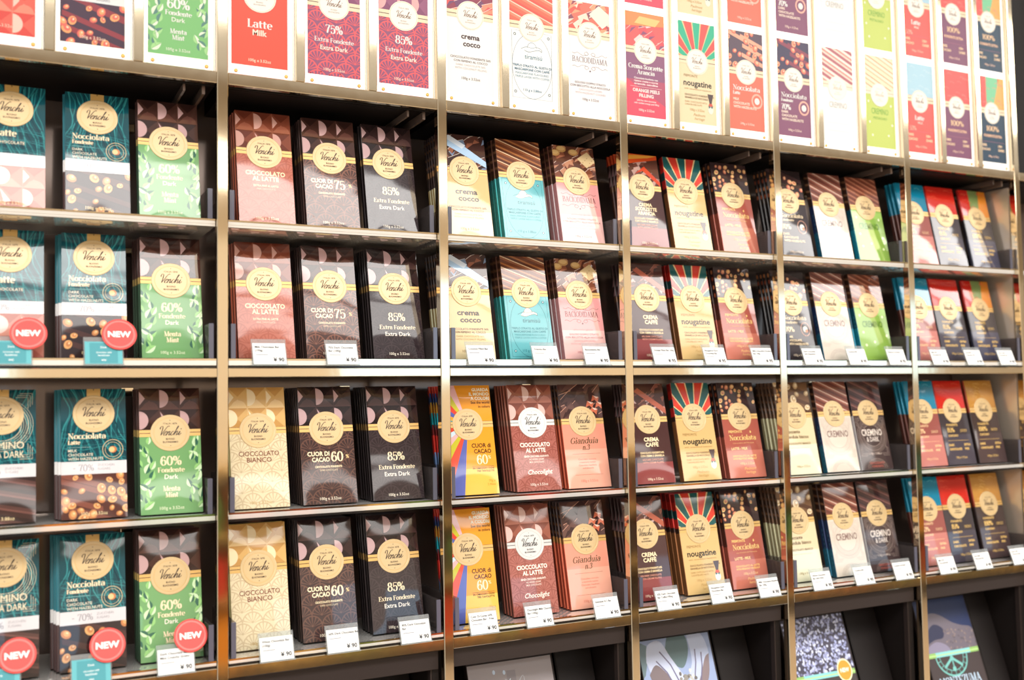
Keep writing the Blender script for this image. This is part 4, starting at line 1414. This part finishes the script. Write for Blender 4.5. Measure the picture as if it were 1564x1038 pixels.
T2 = [(-0.2373, 'teal_milk', 1, 1), (-0.1355, 'teal_dark', 1, 1), (0.0674, 'milk', ['Milk Chocolate Bar', '(100g)'], 0), (0.1660, 'c75', ['75% Dark Chocolate', 'Bar (100g)'], 0),
      (0.3735, 'cocco', ['Coconut Filled Bar'], 0), (0.4801, 'tira', ['Tiramisu Bar'], 0), (0.5688, 'bacio', ['Baciodidama Bar'], 0),
      (0.6949, 'caffe', ['Orange Filled Bar 100g'], 0), (0.7945, 'noug', ['Nougatine Dark', 'Chocolate Bar'], 0), (0.8934, 'noccp', ['Milk Chocolate Hazelnut', 'Bar 100g'], 0),
      (1.0047, 'nocc70', ['Dark Chocolate', 'with Hazelnuts'], 0), (1.1072, 'cremw', ['Cremino Bar'], 0), (1.2031, 'cremg', ['Pistachio Cremino'], 0),
      (1.3139, 'blue', ['Milk 53%', 'Chocolate Bar'], 0), (1.4051, 'red', ['Dark 85%', 'Chocolate Bar'], 0), (1.4966, 'tri', ['Dark 100%', 'Chocolate Bar'], 0)]
T4 = [(-0.2460, 'teal_cremino', 1, 1), (-0.1472, 'teal_dark', 1, 1), (-0.0497, 'mint', ['Dark Chocolate Bar with', 'Mint Crunchy Grains'], 1),
      (0.0756, 'bianco', ['White Chocolate Bar', '(100g)'], 0), (0.1640, 'c60', ['60% Dark Chocolate Bar'], 0), (0.2674, 'c85', ['85% Dark Chocolate', 'Bar'], 0),
      (0.3714, 'guarda', ['Cuor Di Cacao 60%', 'Chocolate Bar - Free'], 0), (0.4613, 'light', ['Chocolight Milk Chocolate', 'Bar (100g)'], 0), (0.5772, 'giand', ['Gianduia N.3 Bar'], 0),
      (0.6897, 'caffe', ['60% Dark Chocolate', 'Bar Coffee Filling'], 0), (0.7940, 'noug', ['Nougatine Dark', 'Chocolate Bar'], 0), (0.8916, 'noccp', ['Milk Chocolate Hazelnut', 'Bar 100g'], 0),
      (1.0075, 'cream', ['White Chocolate', 'Bar with Nuts'], 0), (1.1041, 'cremw', ['Cremino Bar'], 0), (1.1986, 'cremd', ['Cremino & Dark'], 0),
      (1.3104, 'blue', ['Milk 53%', 'Chocolate Bar'], 0), (1.4055, 'red', ['Dark 85%', 'Chocolate Bar'], 0), (1.5086, 'gold', ['Dark 100%', 'Chocolate Bar'], 0)]
for row, TT in ((2, T2), (4, T4)):
    for cx, key, lines, new in TT:
        teal = lines == 1
        what = 'teal price card with red round sticker' if teal else ('white price card with red round sticker' if new else 'white price card in clear holder')
        price_tag(cx, row, [] if teal else lines, '%s before the %s bars on the %s shelf' % (what, D[key]['short'], SHELF_N[row]),
                  95 if row == 2 and .65 < cx < 1.3 else 90, teal, ((.0185, .0402) if row == 2 else (.0188, .0445)) if new else False)

# ---------------------------------------------------------------- backlit signs above
def lit(c, k=.45):
    return tuple(int(v + (255 - v) * k) for v in c)
def p_choc():
    a = Art(75, 170); a.rect(-37.5, 0, 37.5, 170, (236, 92, 76), 0)
    choc_squares(a, 0, 56, ((238, 100, 84), (226, 72, 62), (250, 142, 118), (254, 206, 190)), 3, 2)
    weight(a, (255, 214, 190), 8)
    return a
def p_hazel():
    a = Art(75, 170); a.rect(-37.5, 0, 37.5, 170, (236, 240, 240), 0)
    a.rect(-37.5, 72, 37.5, 170, (40, 130, 140), 1)
    small_lines(a, 62, ['ZUCCHERI', 'SUGARS'], (150, 146, 160), 3.2, 4, 'l', 5, 0)
    hazel(a, 0, 54, (66, 36, 62), (150, 50, 62), [(250, 170, 110), (236, 110, 96)], 11, 15, size=4.6, pale=(255, 226, 190))
    weight(a, (255, 226, 200), 7)
    return a
def p_mint():
    a = Art(75, 170); a.rect(-37.5, 0, 37.5, 170, (128, 196, 120), 0)
    leaves(a, 0, 105, [(170, 224, 150), (232, 246, 222), (92, 140, 130)])
    a.serif('60%', 0, 62, 12.5, WHITE, 'c', .2); a.serif('Fondente', 0, 53, 6, WHITE, 'c', .24, width=33)
    a.text('Dark', 0, 44.5, 6, (250, 250, 240), bold=.012); a.serif('Menta', 0, 29, 6.2, WHITE); a.serif('Mint', 0, 21, 6.2, WHITE)
    weight(a, (244, 250, 230), 6)
    return a
def p_latte():
    a = Art(75, 170); a.rect(-37.5, 0, 37.5, 170, (238, 84, 60), 0)
    a.serif('Latte', 0, 52.5, 10.5, WHITE, 'c', .22, width=33); a.text('Milk', 0, 42, 8, (255, 240, 220), bold=.03)
    weight(a, (255, 240, 210), 6)
    poster_seal(a, 95)
    return a
def poster_seal(a, v, ring_=(240, 226, 196), ink=(120, 84, 60), fill=(255, 250, 240)):
    a.ell(0, v, 22, 21.5, fill, 10, 40)
    a.ring(0, v, 20.6, 20.1, 1.1, ring_, 11, 40)
    a.text('ITALIA 1878', 0, v + 10, 2.2, ink, width=15, lay=11)
    a.script(.5, v - 3, 10.5, lin(ink), lay=11)
    a.text('BUONO', 0, v - 8.6, 2.1, ink, width=9, lay=11)
    a.text('BUONISSIMO', 0, v - 12, 2.1, ink, width=16, lay=11)
def poster_band(a, v, c=(252, 232, 196), l=(90, 70, 60)):
    a.rect(-37.5, v - 5.5, 37.5, v + 5.5, c, 8)
    a.rect(-37.5, v - .5, 37.5, v + .5, l, 9)
def p_fan(num):
    def f():
        a = Art(75, 170); a.rect(-37.5, 0, 37.5, 170, (150, 84, 120), 0)
        fans(a, 0, 96, (240, 96, 104), lw=1.2)
        choc_squares(a, 104, 170, ((158, 92, 128), (140, 74, 112), (180, 120, 150), (250, 180, 180)))
        a.serif(num, 0, 60, 11.5, WHITE, 'c', .2); a.serif('Extra Fondente', 0, 47, 6, WHITE, 'c', .2, width=56)
        a.text('Extra Dark', 0, 36, 6.4, (255, 240, 224), bold=.02); weight(a, (255, 236, 220), 7)
        poster_band(a, 101); poster_seal(a, 101)
        return a
    return f
def p_cocco():
    a = Art(75, 170); a.rect(-37.5, 0, 37.5, 170, (254, 253, 250), 0)
    chunks(a, 122, 170, (150, 60, 84), [(236, 90, 90), (120, 70, 110), (250, 150, 120)], 5, 16, 9, 2, (255, 226, 216))
    poster_band(a, 118); poster_seal(a, 118)
    a.text('crema', 0, 82, 8, (70, 40, 44), bold=.03, width=30); a.text('cocco', 2, 71, 8, (70, 40, 44), bold=.03, width=28)
    small_lines(a, 52, ['CIOCCOLATO FONDENTE 56%', 'CON RIPIENO AL COCCO'], (96, 76, 76), 3.4, gap=5.4)
    small_lines(a, 41, ['DARK CHOCOLATE 56%', 'WITH COCONUT FILLING'], (190, 180, 176), 3.2, gap=5, bold=0)
    weight(a, (110, 96, 92), 21)
    return a
def p_tira():
    a = Art(75, 170); a.rect(-37.5, 0, 37.5, 170, (253, 254, 254), 0)
    rolls(a, 120, 170, [((244, 110, 84), 3), ((250, 140, 110), 2), ((255, 226, 200), .9), ((236, 90, 76), 2.2)], 16, -.36)
    poster_band(a, 117); poster_seal(a, 115)
    L = (110, 130, 140)
    a.ring(0, 55, 34, 50, .5, L, 3, 40)
    a.strip([(-20, 108), (-34, 108), (-34, 5), (34, 5), (34, 108), (20, 108)], .4, L, 3)
    for x in (-29, 29):
        for y in (14, 102):
            a.ring(x, y, 1.8, 1.8, .9, (70, 96, 100), 4, 12)
    hat(a, 0, 83, 14, (50, 100, 110), (252, 254, 254))
    a.text('tiramisù', 2, 66, 7.4, (40, 120, 140), shear=.1, width=30)
    small_lines(a, 53, ['TRIPLO STRATO AL GUSTO DI', 'MASCARPONE CON CAFFÈ'], (20, 110, 140), 3.6, gap=5.6, bold=.02)
    small_lines(a, 41.5, ['MASCARPONE FLAVOURED', 'TRIPLE LAYER WITH COFFEE'], (90, 150, 170), 3.4, gap=5.4, bold=0)
    weight(a, (40, 120, 150), 16, '110 g e 3.88oz')
    return a
def p_bacio():
    a = Art(75, 170); a.rect(-37.5, 0, 37.5, 170, (254, 252, 252), 0)
    chunks(a, 122, 170, (240, 120, 100), [(240, 96, 84), (250, 170, 130), (150, 80, 100), (255, 230, 210)], 21, 20, 8, 2, (255, 240, 230))
    a.poly([(0, 152), (24, 132), (37, 142), (37, 156), (18, 168)], (255, 244, 226), 6)
    poster_band(a, 120); poster_seal(a, 118)
    flourish(a, 88, (130, 104, 110)); a.serif('BACIODIDAMA', 0, 74, 8.4, lin((120, 96, 104)), 'c', .12, .04, width=64); flourish(a, 66, (130, 104, 110), -1)
    a.ell(0, 61, 1.4, 1.4, (110, 90, 100), 6, 10)
    small_lines(a, 40, ['GOLOSO DOPPIO STRATO', 'CON BISCOTTO ALLA NOCCIOLA'], (110, 90, 96), 3.4, gap=5.4)
    small_lines(a, 29, ['CHOCOLATE LAYERS', 'WITH HAZELNUT COOKIES'], (206, 180, 184), 3.2, gap=5, bold=0)
    weight(a, (130, 110, 112), 14)
    return a
def p_scorz():
    a = Art(75, 170); a.rect(-37.5, 0, 37.5, 170, (150, 94, 130), 0)
    a.rect(-37.5, 0, 37.5, 60, (234, 80, 104), 1)
    a.poly([(-37.5, 60), (37.5, 60), (37.5, 20)], (190, 88, 116), 2)
    chunks(a, 112, 170, (236, 100, 100), [(150, 84, 120), (250, 220, 220), (240, 90, 100)], 8, 16, 8, 2, (255, 220, 210))
    a.poly([(-37.5, 146), (37.5, 152), (37.5, 170), (-37.5, 170)], (250, 150, 90), 6); a.poly([(-20, 152), (20, 150), (30, 162), (-10, 164)], (255, 206, 130), 7)
    poster_band(a, 108); poster_seal(a, 108)
    a.serif('Crema Scorzette', 0, 78, 7.2, WHITE, 'c', .26, width=66); a.serif('Arancia', 0, 69, 7.2, WHITE, 'c', .26, width=34)
    small_lines(a, 61, ['Cioccolato fondente con', 'ripieno crema e scorze', 'arancia candite'], (255, 240, 240), 3.0, gap=4.6, bold=.03, width=46)
    a.rect(-30, 48, 30, 48.5, (255, 220, 220), 5)
    a.text('ORANGE PEELS', 0, 40, 5.4, (255, 240, 236), bold=.04, width=52); a.text('FILLING', 0, 32, 5.4, (255, 240, 236), bold=.04, width=28)
    small_lines(a, 25, ['56% fine dark chocolate', 'with candied orange peel filling'], (255, 236, 236), 2.8, gap=4.4, bold=.02)
    weight(a, (255, 236, 230), 9, bold=.015)
    return a
def p_noug():
    a = f_noug(True)()
    for k in range(len(a.V)):
        a.V[k] = (a.V[k][0] * 75 / 76, a.V[k][1] * 170 / 163, a.V[k][2])
    a.w, a.h = 75, 170; a.clip = (-37.5, 0, 37.5, 170)
    poster_band(a, 104.5); poster_seal(a, 104)
    return a
def p_nocc(dark):
    def f():
        a = Art(75, 170); a.rect(-37.5, 0, 37.5, 170, (246, 120, 96) if not dark else (142, 84, 116), 0)
        hazel(a, 106, 170, (70, 60, 90) if dark else (96, 76, 92), (150, 70, 90) if dark else (250, 180, 150), [(250, 180, 140), (246, 120, 100)], 23, 18, size=4.8, pale=(255, 230, 200))
        poster_band(a, 100); poster_seal(a, 100)
        a.serif('Nocciolata', 0, 68, 8, WHITE, 'c', .26, width=58)
        a.serif('Fondente' if dark else 'Latte', -29, 60, 5.4, WHITE, 'l', .28)
        if dark:
            a.serif('70%', -29, 46, 9.5, WHITE, 'l', .24)
        small_lines(a, 40 if dark else 50, ['DARK' if dark else 'MILK', 'CHOCOLATE', 'WITH HAZELNUTS'], (255, 232, 214), 4.2, -29, 'l', 6.6, .04)
        a.ring(22, 52, 10.5, 11.5, 3, (252, 190, 170), 5); a.ell(22, 52, 5.4, 5.8, (255, 250, 240), 6)
        weight(a, (255, 226, 210), 9, bold=.015)
        return a
    return f
def p_crem(green):
    def f():
        a = Art(75, 170); a.rect(-37.5, 0, 37.5, 170, (253, 253, 251) if not green else (206, 222, 110), 0)
        rolls(a, 108, 170, [((190, 110, 120), 2.5), ((255, 226, 210), 1.5), ((230, 150, 140), 1.5), ((255, 244, 230), 2)] if not green else [((255, 236, 200), 3), ((250, 190, 150), 1), ((255, 244, 214), 2.4), ((206, 150, 110), .8)], 18, -.42)
        poster_band(a, 103, (255, 240, 214), (190, 170, 150)); poster_seal(a, 98, (246, 242, 232), (206, 190, 166))
        a.text('CREMINO', 0, 62, 11, (196, 194, 186) if not green else (130, 190, 80), bold=.0, width=42)
        if green:
            for x, y in ((-28, 84), (28, 80), (-26, 46), (30, 44), (20, 24), (-20, 22)):
                a.ell(x, y, 2.2, 2.2, (250, 250, 226), 4, 10)
            a.text('PISTACHIO', 0, 52, 5, (130, 190, 80), width=34)
        else:
            a.rect(-24, 34, 24, 34.4, (226, 226, 220), 4); a.rect(-24, 20, 24, 20.4, (226, 226, 220), 4)
        return a
    return f
def p_cacao(kind):
    def f():
        basec = {'sky': (240, 96, 88), 'red': (132, 74, 108), 'tri': (20, 58, 84)}[kind]
        a = Art(75, 170); a.rect(-37.5, 0, 37.5, 170, basec, 0)
        a.rect(-37.5, 108, 37.5, 170, {'sky': (182, 222, 240), 'red': (240, 92, 88), 'tri': (238, 96, 88)}[kind], 1)
        if kind == 'tri':
            a.rect(-14, 108, 20, 170, (130, 210, 160), 2); a.poly([(4, 108), (37.5, 108), (37.5, 170), (24, 170)], (244, 180, 96), 3)
        rr = random.Random(4)
        for k in range(14):
            x, y = rr.uniform(-36, 30), rr.uniform(112, 166)
            a.strip(_S((x, y), (x + 5, y + 2), (x + 12, y - 1)), .8, (250, 140, 130) if kind != 'sky' else (214, 238, 248), 4)
        poster_band(a, 102); poster_seal(a, 98)
        if kind == 'sky':
            a.serif('Latte', -2, 62, 8.6, WHITE, 'c', .26); a.text('MILK', 0, 55, 4.4, (255, 226, 214), bold=.03); a.serif('53%', -20, 42, 8, lin((255, 190, 170)), 'c', .2)
        else:
            a.serif('100%', 0, 62, 10, lin((255, 214, 170)), 'c', .26, width=36)
            a.text('FONDENTE EXTRA', 0, 50, 5, (255, 206, 170), bold=.04, width=52)
        a.rect(-33, 40, 33, 40.6, (180, 110, 130), 5)
        small_lines(a, 31, ['100%', 'CACAO'], (255, 220, 180), 4.8, -32, 'l', 8, .04); small_lines(a, 31, ['100g', 'DARK'], (255, 220, 180), 4.8, 14, 'l', 8, .04)
        weight(a, (255, 214, 190), 10, bold=.015)
        return a
    return f
SIGNS = [('red chocolate squares', p_choc), ('hazelnuts on dark plum', p_hazel), ('mint leaves on green', p_mint),
         ('plain orange with Latte Milk lettering', p_latte), ('purple red fans, next to the plain orange one', p_fan('75%')), ('purple red fans, next to the coconut one', p_fan('85%')),
         ('white with crema cocco lettering', p_cocco), ('white with a hat drawing', p_tira), ('white with grey flourishes', p_bacio),
         ('crimson and mauve with orange peel', p_scorz), ('red and green sunburst', p_noug), ('orange with hazelnut pieces', p_nocc(False)),
         ('mauve with 70% and hazelnuts', p_nocc(True)), ('white with pale brown rolls', p_crem(False)), ('lime yellow', p_crem(True)),
         ('red below sky blue', p_cacao('sky')), ('mauve below red', p_cacao('red')), ('navy below red green and amber', p_cacao('tri'))]
PX = [-.2845, -.1850, -.0970 + .014, .0210, .1230, .2250]
for i, (what, f) in enumerate(SIGNS):
    a_, b_ = bays[i // 3]
    k = i % 3
    w3 = (b_ - a_ - .024) / 3
    xl = a_ + k * (w3 + .012)
    t = thing('sign_panel', (xl + w3 / 2, .0090, 1.9345), 'white backlit sign panel, its poster %s' % what, 'sign', 'backlit signs along the top')
    box('panel', -w3 / 2 + .0004, w3 / 2 - .0026, 0, .012, .0005, Z_TOP - 1.9345, MT['backlit'], t, .0006)
    box('panel_edge', w3 / 2 - .0025, w3 / 2 - .0012, .001, .012, .0005, Z_TOP - 1.9345, MT['steel'], t)
    box('panel_edge', w3 / 2 - .0011, w3 / 2 - .0003, .0, .012, .0005, Z_TOP - 1.9345, MT['backlit'], t)
    me = f().mesh('poster', MT['poster'], .00008)
    px = -.0009
    for zz in (.0148, .1978, .3808):
        put('poster', me, t, (px - .001, 0, zz))
    for sx in (-.0335, .0335):
        n = 12
        V = [(sx + .0024 * math.cos(2 * math.pi * j / n) * r, -.0012 * h, .0058 + .0024 * math.sin(2 * math.pi * j / n) * r) for r, h in ((1, 0), (1, .7), (.7, 1)) for j in range(n)]
        F = [(q * n + j, q * n + (j + 1) % n, (q + 1) * n + (j + 1) % n, (q + 1) * n + j) for q in (0, 1) for j in range(n)] + [tuple(2 * n + j for j in range(n))]
        put('brass_screw', mesh_from('brass_screw', V, F, MT['screw']), t)

# ---------------------------------------------------------------- product boards on the lower shelf
def b_bottle():
    a = Art(150, 230); a.rect(-75, 0, 75, 230, (168, 160, 164), 0)
    a.poly([(-30, 0), (-30, 120), (-8, 190), (-8, 216), (8, 216), (8, 190), (30, 120), (30, 0)], (150, 144, 150), 1)
    a.strip([(-75, 120), (-30, 165), (-2, 204)], 1.6, (226, 236, 244), 3); a.strip(_S((-12, 204), (8, 196), (22, 204), (20, 150)), 1.2, (196, 200, 208), 3)
    for x, y in ((-12, 214), (20, 176), (-30, 216)):
        a.ell(x, y, 2.4, 3.4, (206, 226, 250), 4)
    return a
def b_hands():
    a = Art(150, 230); a.rect(-75, 0, 75, 230, (158, 176, 216), 0)
    a.poly([(-75, 230), (-58, 222), (-62, 196), (-70, 176), (-75, 172)], (110, 132, 140), 1)
    a.poly(_S((-14, 230), (22, 232), (26, 206), (10, 180), (-10, 188), (-22, 206), (-14, 230)), (96, 120, 124), 2)
    a.poly(_S((-64, 196), (-56, 222), (-30, 226), (-14, 200), (4, 172), (20, 150), (6, 138), (-24, 140), (-52, 164), (-64, 196)), (206, 216, 244), 3)
    a.poly(_S((28, 232), (58, 230), (68, 196), (54, 160), (34, 138), (18, 142), (18, 166), (30, 190), (28, 232)), (198, 210, 240), 3)
    a.poly(_S((-62, 176), (-46, 190), (-28, 176), (-14, 156), (-2, 140), (-24, 128), (-50, 142), (-62, 176)), (128, 114, 118), 4)
    a.poly(_S((68, 196), (60, 162), (40, 134), (28, 140), (44, 166), (58, 190), (68, 196)), (140, 124, 128), 4)
    for p, q in (((-34, 210), (-4, 158)), ((-44, 196), (-14, 150)), ((40, 206), (28, 158)), ((52, 200), (40, 152))):
        a.strip([p, ((p[0] + q[0]) / 2 + 3, (p[1] + q[1]) / 2 + 3), q], 2.4, (112, 108, 140), 5)
    rr = random.Random(6)
    for k in range(52):
        x, y = rr.gauss(12, 11), rr.gauss(150, 11)
        a.ell(x, y, rr.uniform(2.6, 4), rr.uniform(2.4, 3.4), rr.choice([(196, 196, 190), (150, 146, 140), (220, 222, 220), (110, 104, 100)]), 6 + (k % 3), 9, rr.uniform(0, 3))
    return a
def beans_fill(a, v0, v1, seed, n=620):
    rr = random.Random(seed)
    a.rect(-75, v0, 75, v1, (70, 66, 84), 0)
    keep = a.clip; a.clip = (-75, v0, 75, v1)
    for k in range(n):
        x, y = rr.uniform(-75, 75), rr.uniform(v0, v1)
        c = rr.choice([(176, 184, 226), (196, 204, 240), (150, 156, 200), (120, 122, 160), (214, 220, 246)])
        a.ell(x, y, rr.uniform(2.2, 3.4), rr.uniform(1.8, 2.8), c, 1 + (k % 5) * .5, 7, rr.uniform(0, 3))
    a.clip = keep
def stripe(a, v):
    a.rect(-75, v, 75, v + 9, (150, 196, 110), 6); a.rect(-50, v, 50, v + 9, (140, 214, 214), 7); a.rect(-75, v + 3, 75, v + 5, (190, 226, 150), 8)
def b_beans():
    a = Art(150, 230); a.rect(-75, 0, 75, 230, (62, 52, 52), 0)
    beans_fill(a, 132, 230, 3); stripe(a, 124)
    a.ell(50, 132, 18, 20, (250, 240, 200), 9, 28); a.ell(50, 132, 15.5, 17, (230, 160, 50), 10, 28)
    a.text('NEW', 50, 129, 7, (250, 246, 230), bold=.05, width=22, lay=12)
    return a
def b_navy():
    a = Art(150, 230); a.rect(-75, 0, 75, 230, (66, 54, 54), 0)
    a.rect(-75, 132, 75, 230, (34, 48, 92), 1)
    keep = a.clip; a.clip = (-75, 132, 75, 230)
    a.poly(_S((-75, 120), (-72, 180), (-40, 204), (-10, 200), (20, 184), (44, 176), (75, 166), (80, 120), (0, 110), (-75, 120)), (112, 104, 116), 2)
    a.poly(_S((-62, 150), (-50, 176), (-30, 184), (-10, 174), (-16, 158), (-40, 156), (-62, 150)), (44, 46, 76), 3)
    a.poly(_S((-75, 140), (-40, 152), (-10, 142), (-10, 126), (-75, 120), (-75, 140)), (140, 134, 158), 4)
    rr = random.Random(8)
    for k in range(60):
        x, y = rr.uniform(-20, 75), rr.uniform(132, 172)
        a.ell(x, y, 2.6, 1.6, rr.choice([(128, 112, 112), (92, 84, 92), (150, 132, 126)]), 3.5, 6, rr.uniform(0, 3))
    a.clip = keep
    stripe(a, 124)
    C_ = (122, 196, 190)
    a.strip(arc(-8, 124, 44, 36, 180, 360, 30), 3.0, C_, 8); a.strip(arc(-8, 124, 34, 27, 180, 360, 30), 1.4, C_, 8)
    for s in (-1, 1):
        a.strip([(-8 + s * 26, 104), (-8 - s * 4, 122)], 5, C_, 8)
    a.strip([(-8, 124), (-8, 100)], 3, C_, 8)
    a.ell(-8, 100, 5, 4.5, C_, 8)
    for k in range(9):
        t = math.radians(195 + k * 19)
        a.strip([(-8 + 35 * math.cos(t), 124 + 28 * math.sin(t)), (-8 + 43 * math.cos(t), 124 + 35 * math.sin(t))], 1.2, C_, 9)
    a.serif('MONTEZUMA', 0, 71, 15.5, lin((190, 214, 236)), 'c', .2, .07, width=118)
    return a
def b_blue():
    a = Art(150, 230); a.rect(-75, 0, 75, 230, (40, 40, 58), 0)
    rr = random.Random(5)
    for k in range(160):
        x, y = rr.uniform(-75, 75), rr.uniform(120, 230)
        a.ell(x, y, 3, 2.2, rr.choice([(84, 96, 140), (60, 66, 100), (50, 48, 66)]), 1 + k % 3, 6)
    return a
BOARD_LEAN = math.radians(18)
def board(x0, x1, art, what, beads=False):
    L = 0.262
    z = Z_FLOOR + .012 + .010 * math.sin(BOARD_LEAN) + .0002
    y = .0150
    t = thing('display_board', ((x0 + x1) / 2, y, z), what, 'display board', None, (-BOARD_LEAN, 0, 0))
    w = (x1 - x0) / 2
    box('panel', -w, w, 0, .010, 0, L, MT['apron'], t, .0008)
    if art:
        me = art().mesh('printed_picture', MT['board_print'], .0002)
        o = put('printed_picture', me, t, (-.001, 0, .028))
        o.scale = ((x1 - x0 - .005) / .150, 1, 1)
    return t
board(.078, .222, b_blue, 'navy speckled picture board below the ivory and milk bars')
board(.384, .532, b_bottle, 'grey picture board of a bottle below the turquoise boxes')
board(.690, .838, b_hands, 'bluish picture board of hands holding cocoa beans')
board(.992, 1.140, b_beans, 'picture board of pale blue cocoa beans with gold badge')
board(1.318, 1.462, b_navy, 'picture board of a dark rock above a turquoise ring emblem')
for bi, (xa, nm) in enumerate(((.228, 'navy speckled'), (.538, 'bottle'), (.845, 'hands'), (1.148, 'cocoa beans'), (1.468, 'ring emblem'))):
    xb = POSTS[bi + 2] - .0145
    t = thing('backing_board', (xa, .020, Z_FLOOR + .0122 + .012 * math.sin(BOARD_LEAN)),
              'plain dark leather covered board beside the %s picture board' % nm, 'board', 'dark boards on the lower shelf', (-BOARD_LEAN, 0, 0))
    box('leather_cover', .0012, xb - xa, 0, .012, 0, .270, MT['leather'], t, .0012)
    box('edge_strip', 0, .0011, .0004, .0116, 0.0005, .2695, MT['dark'], t)
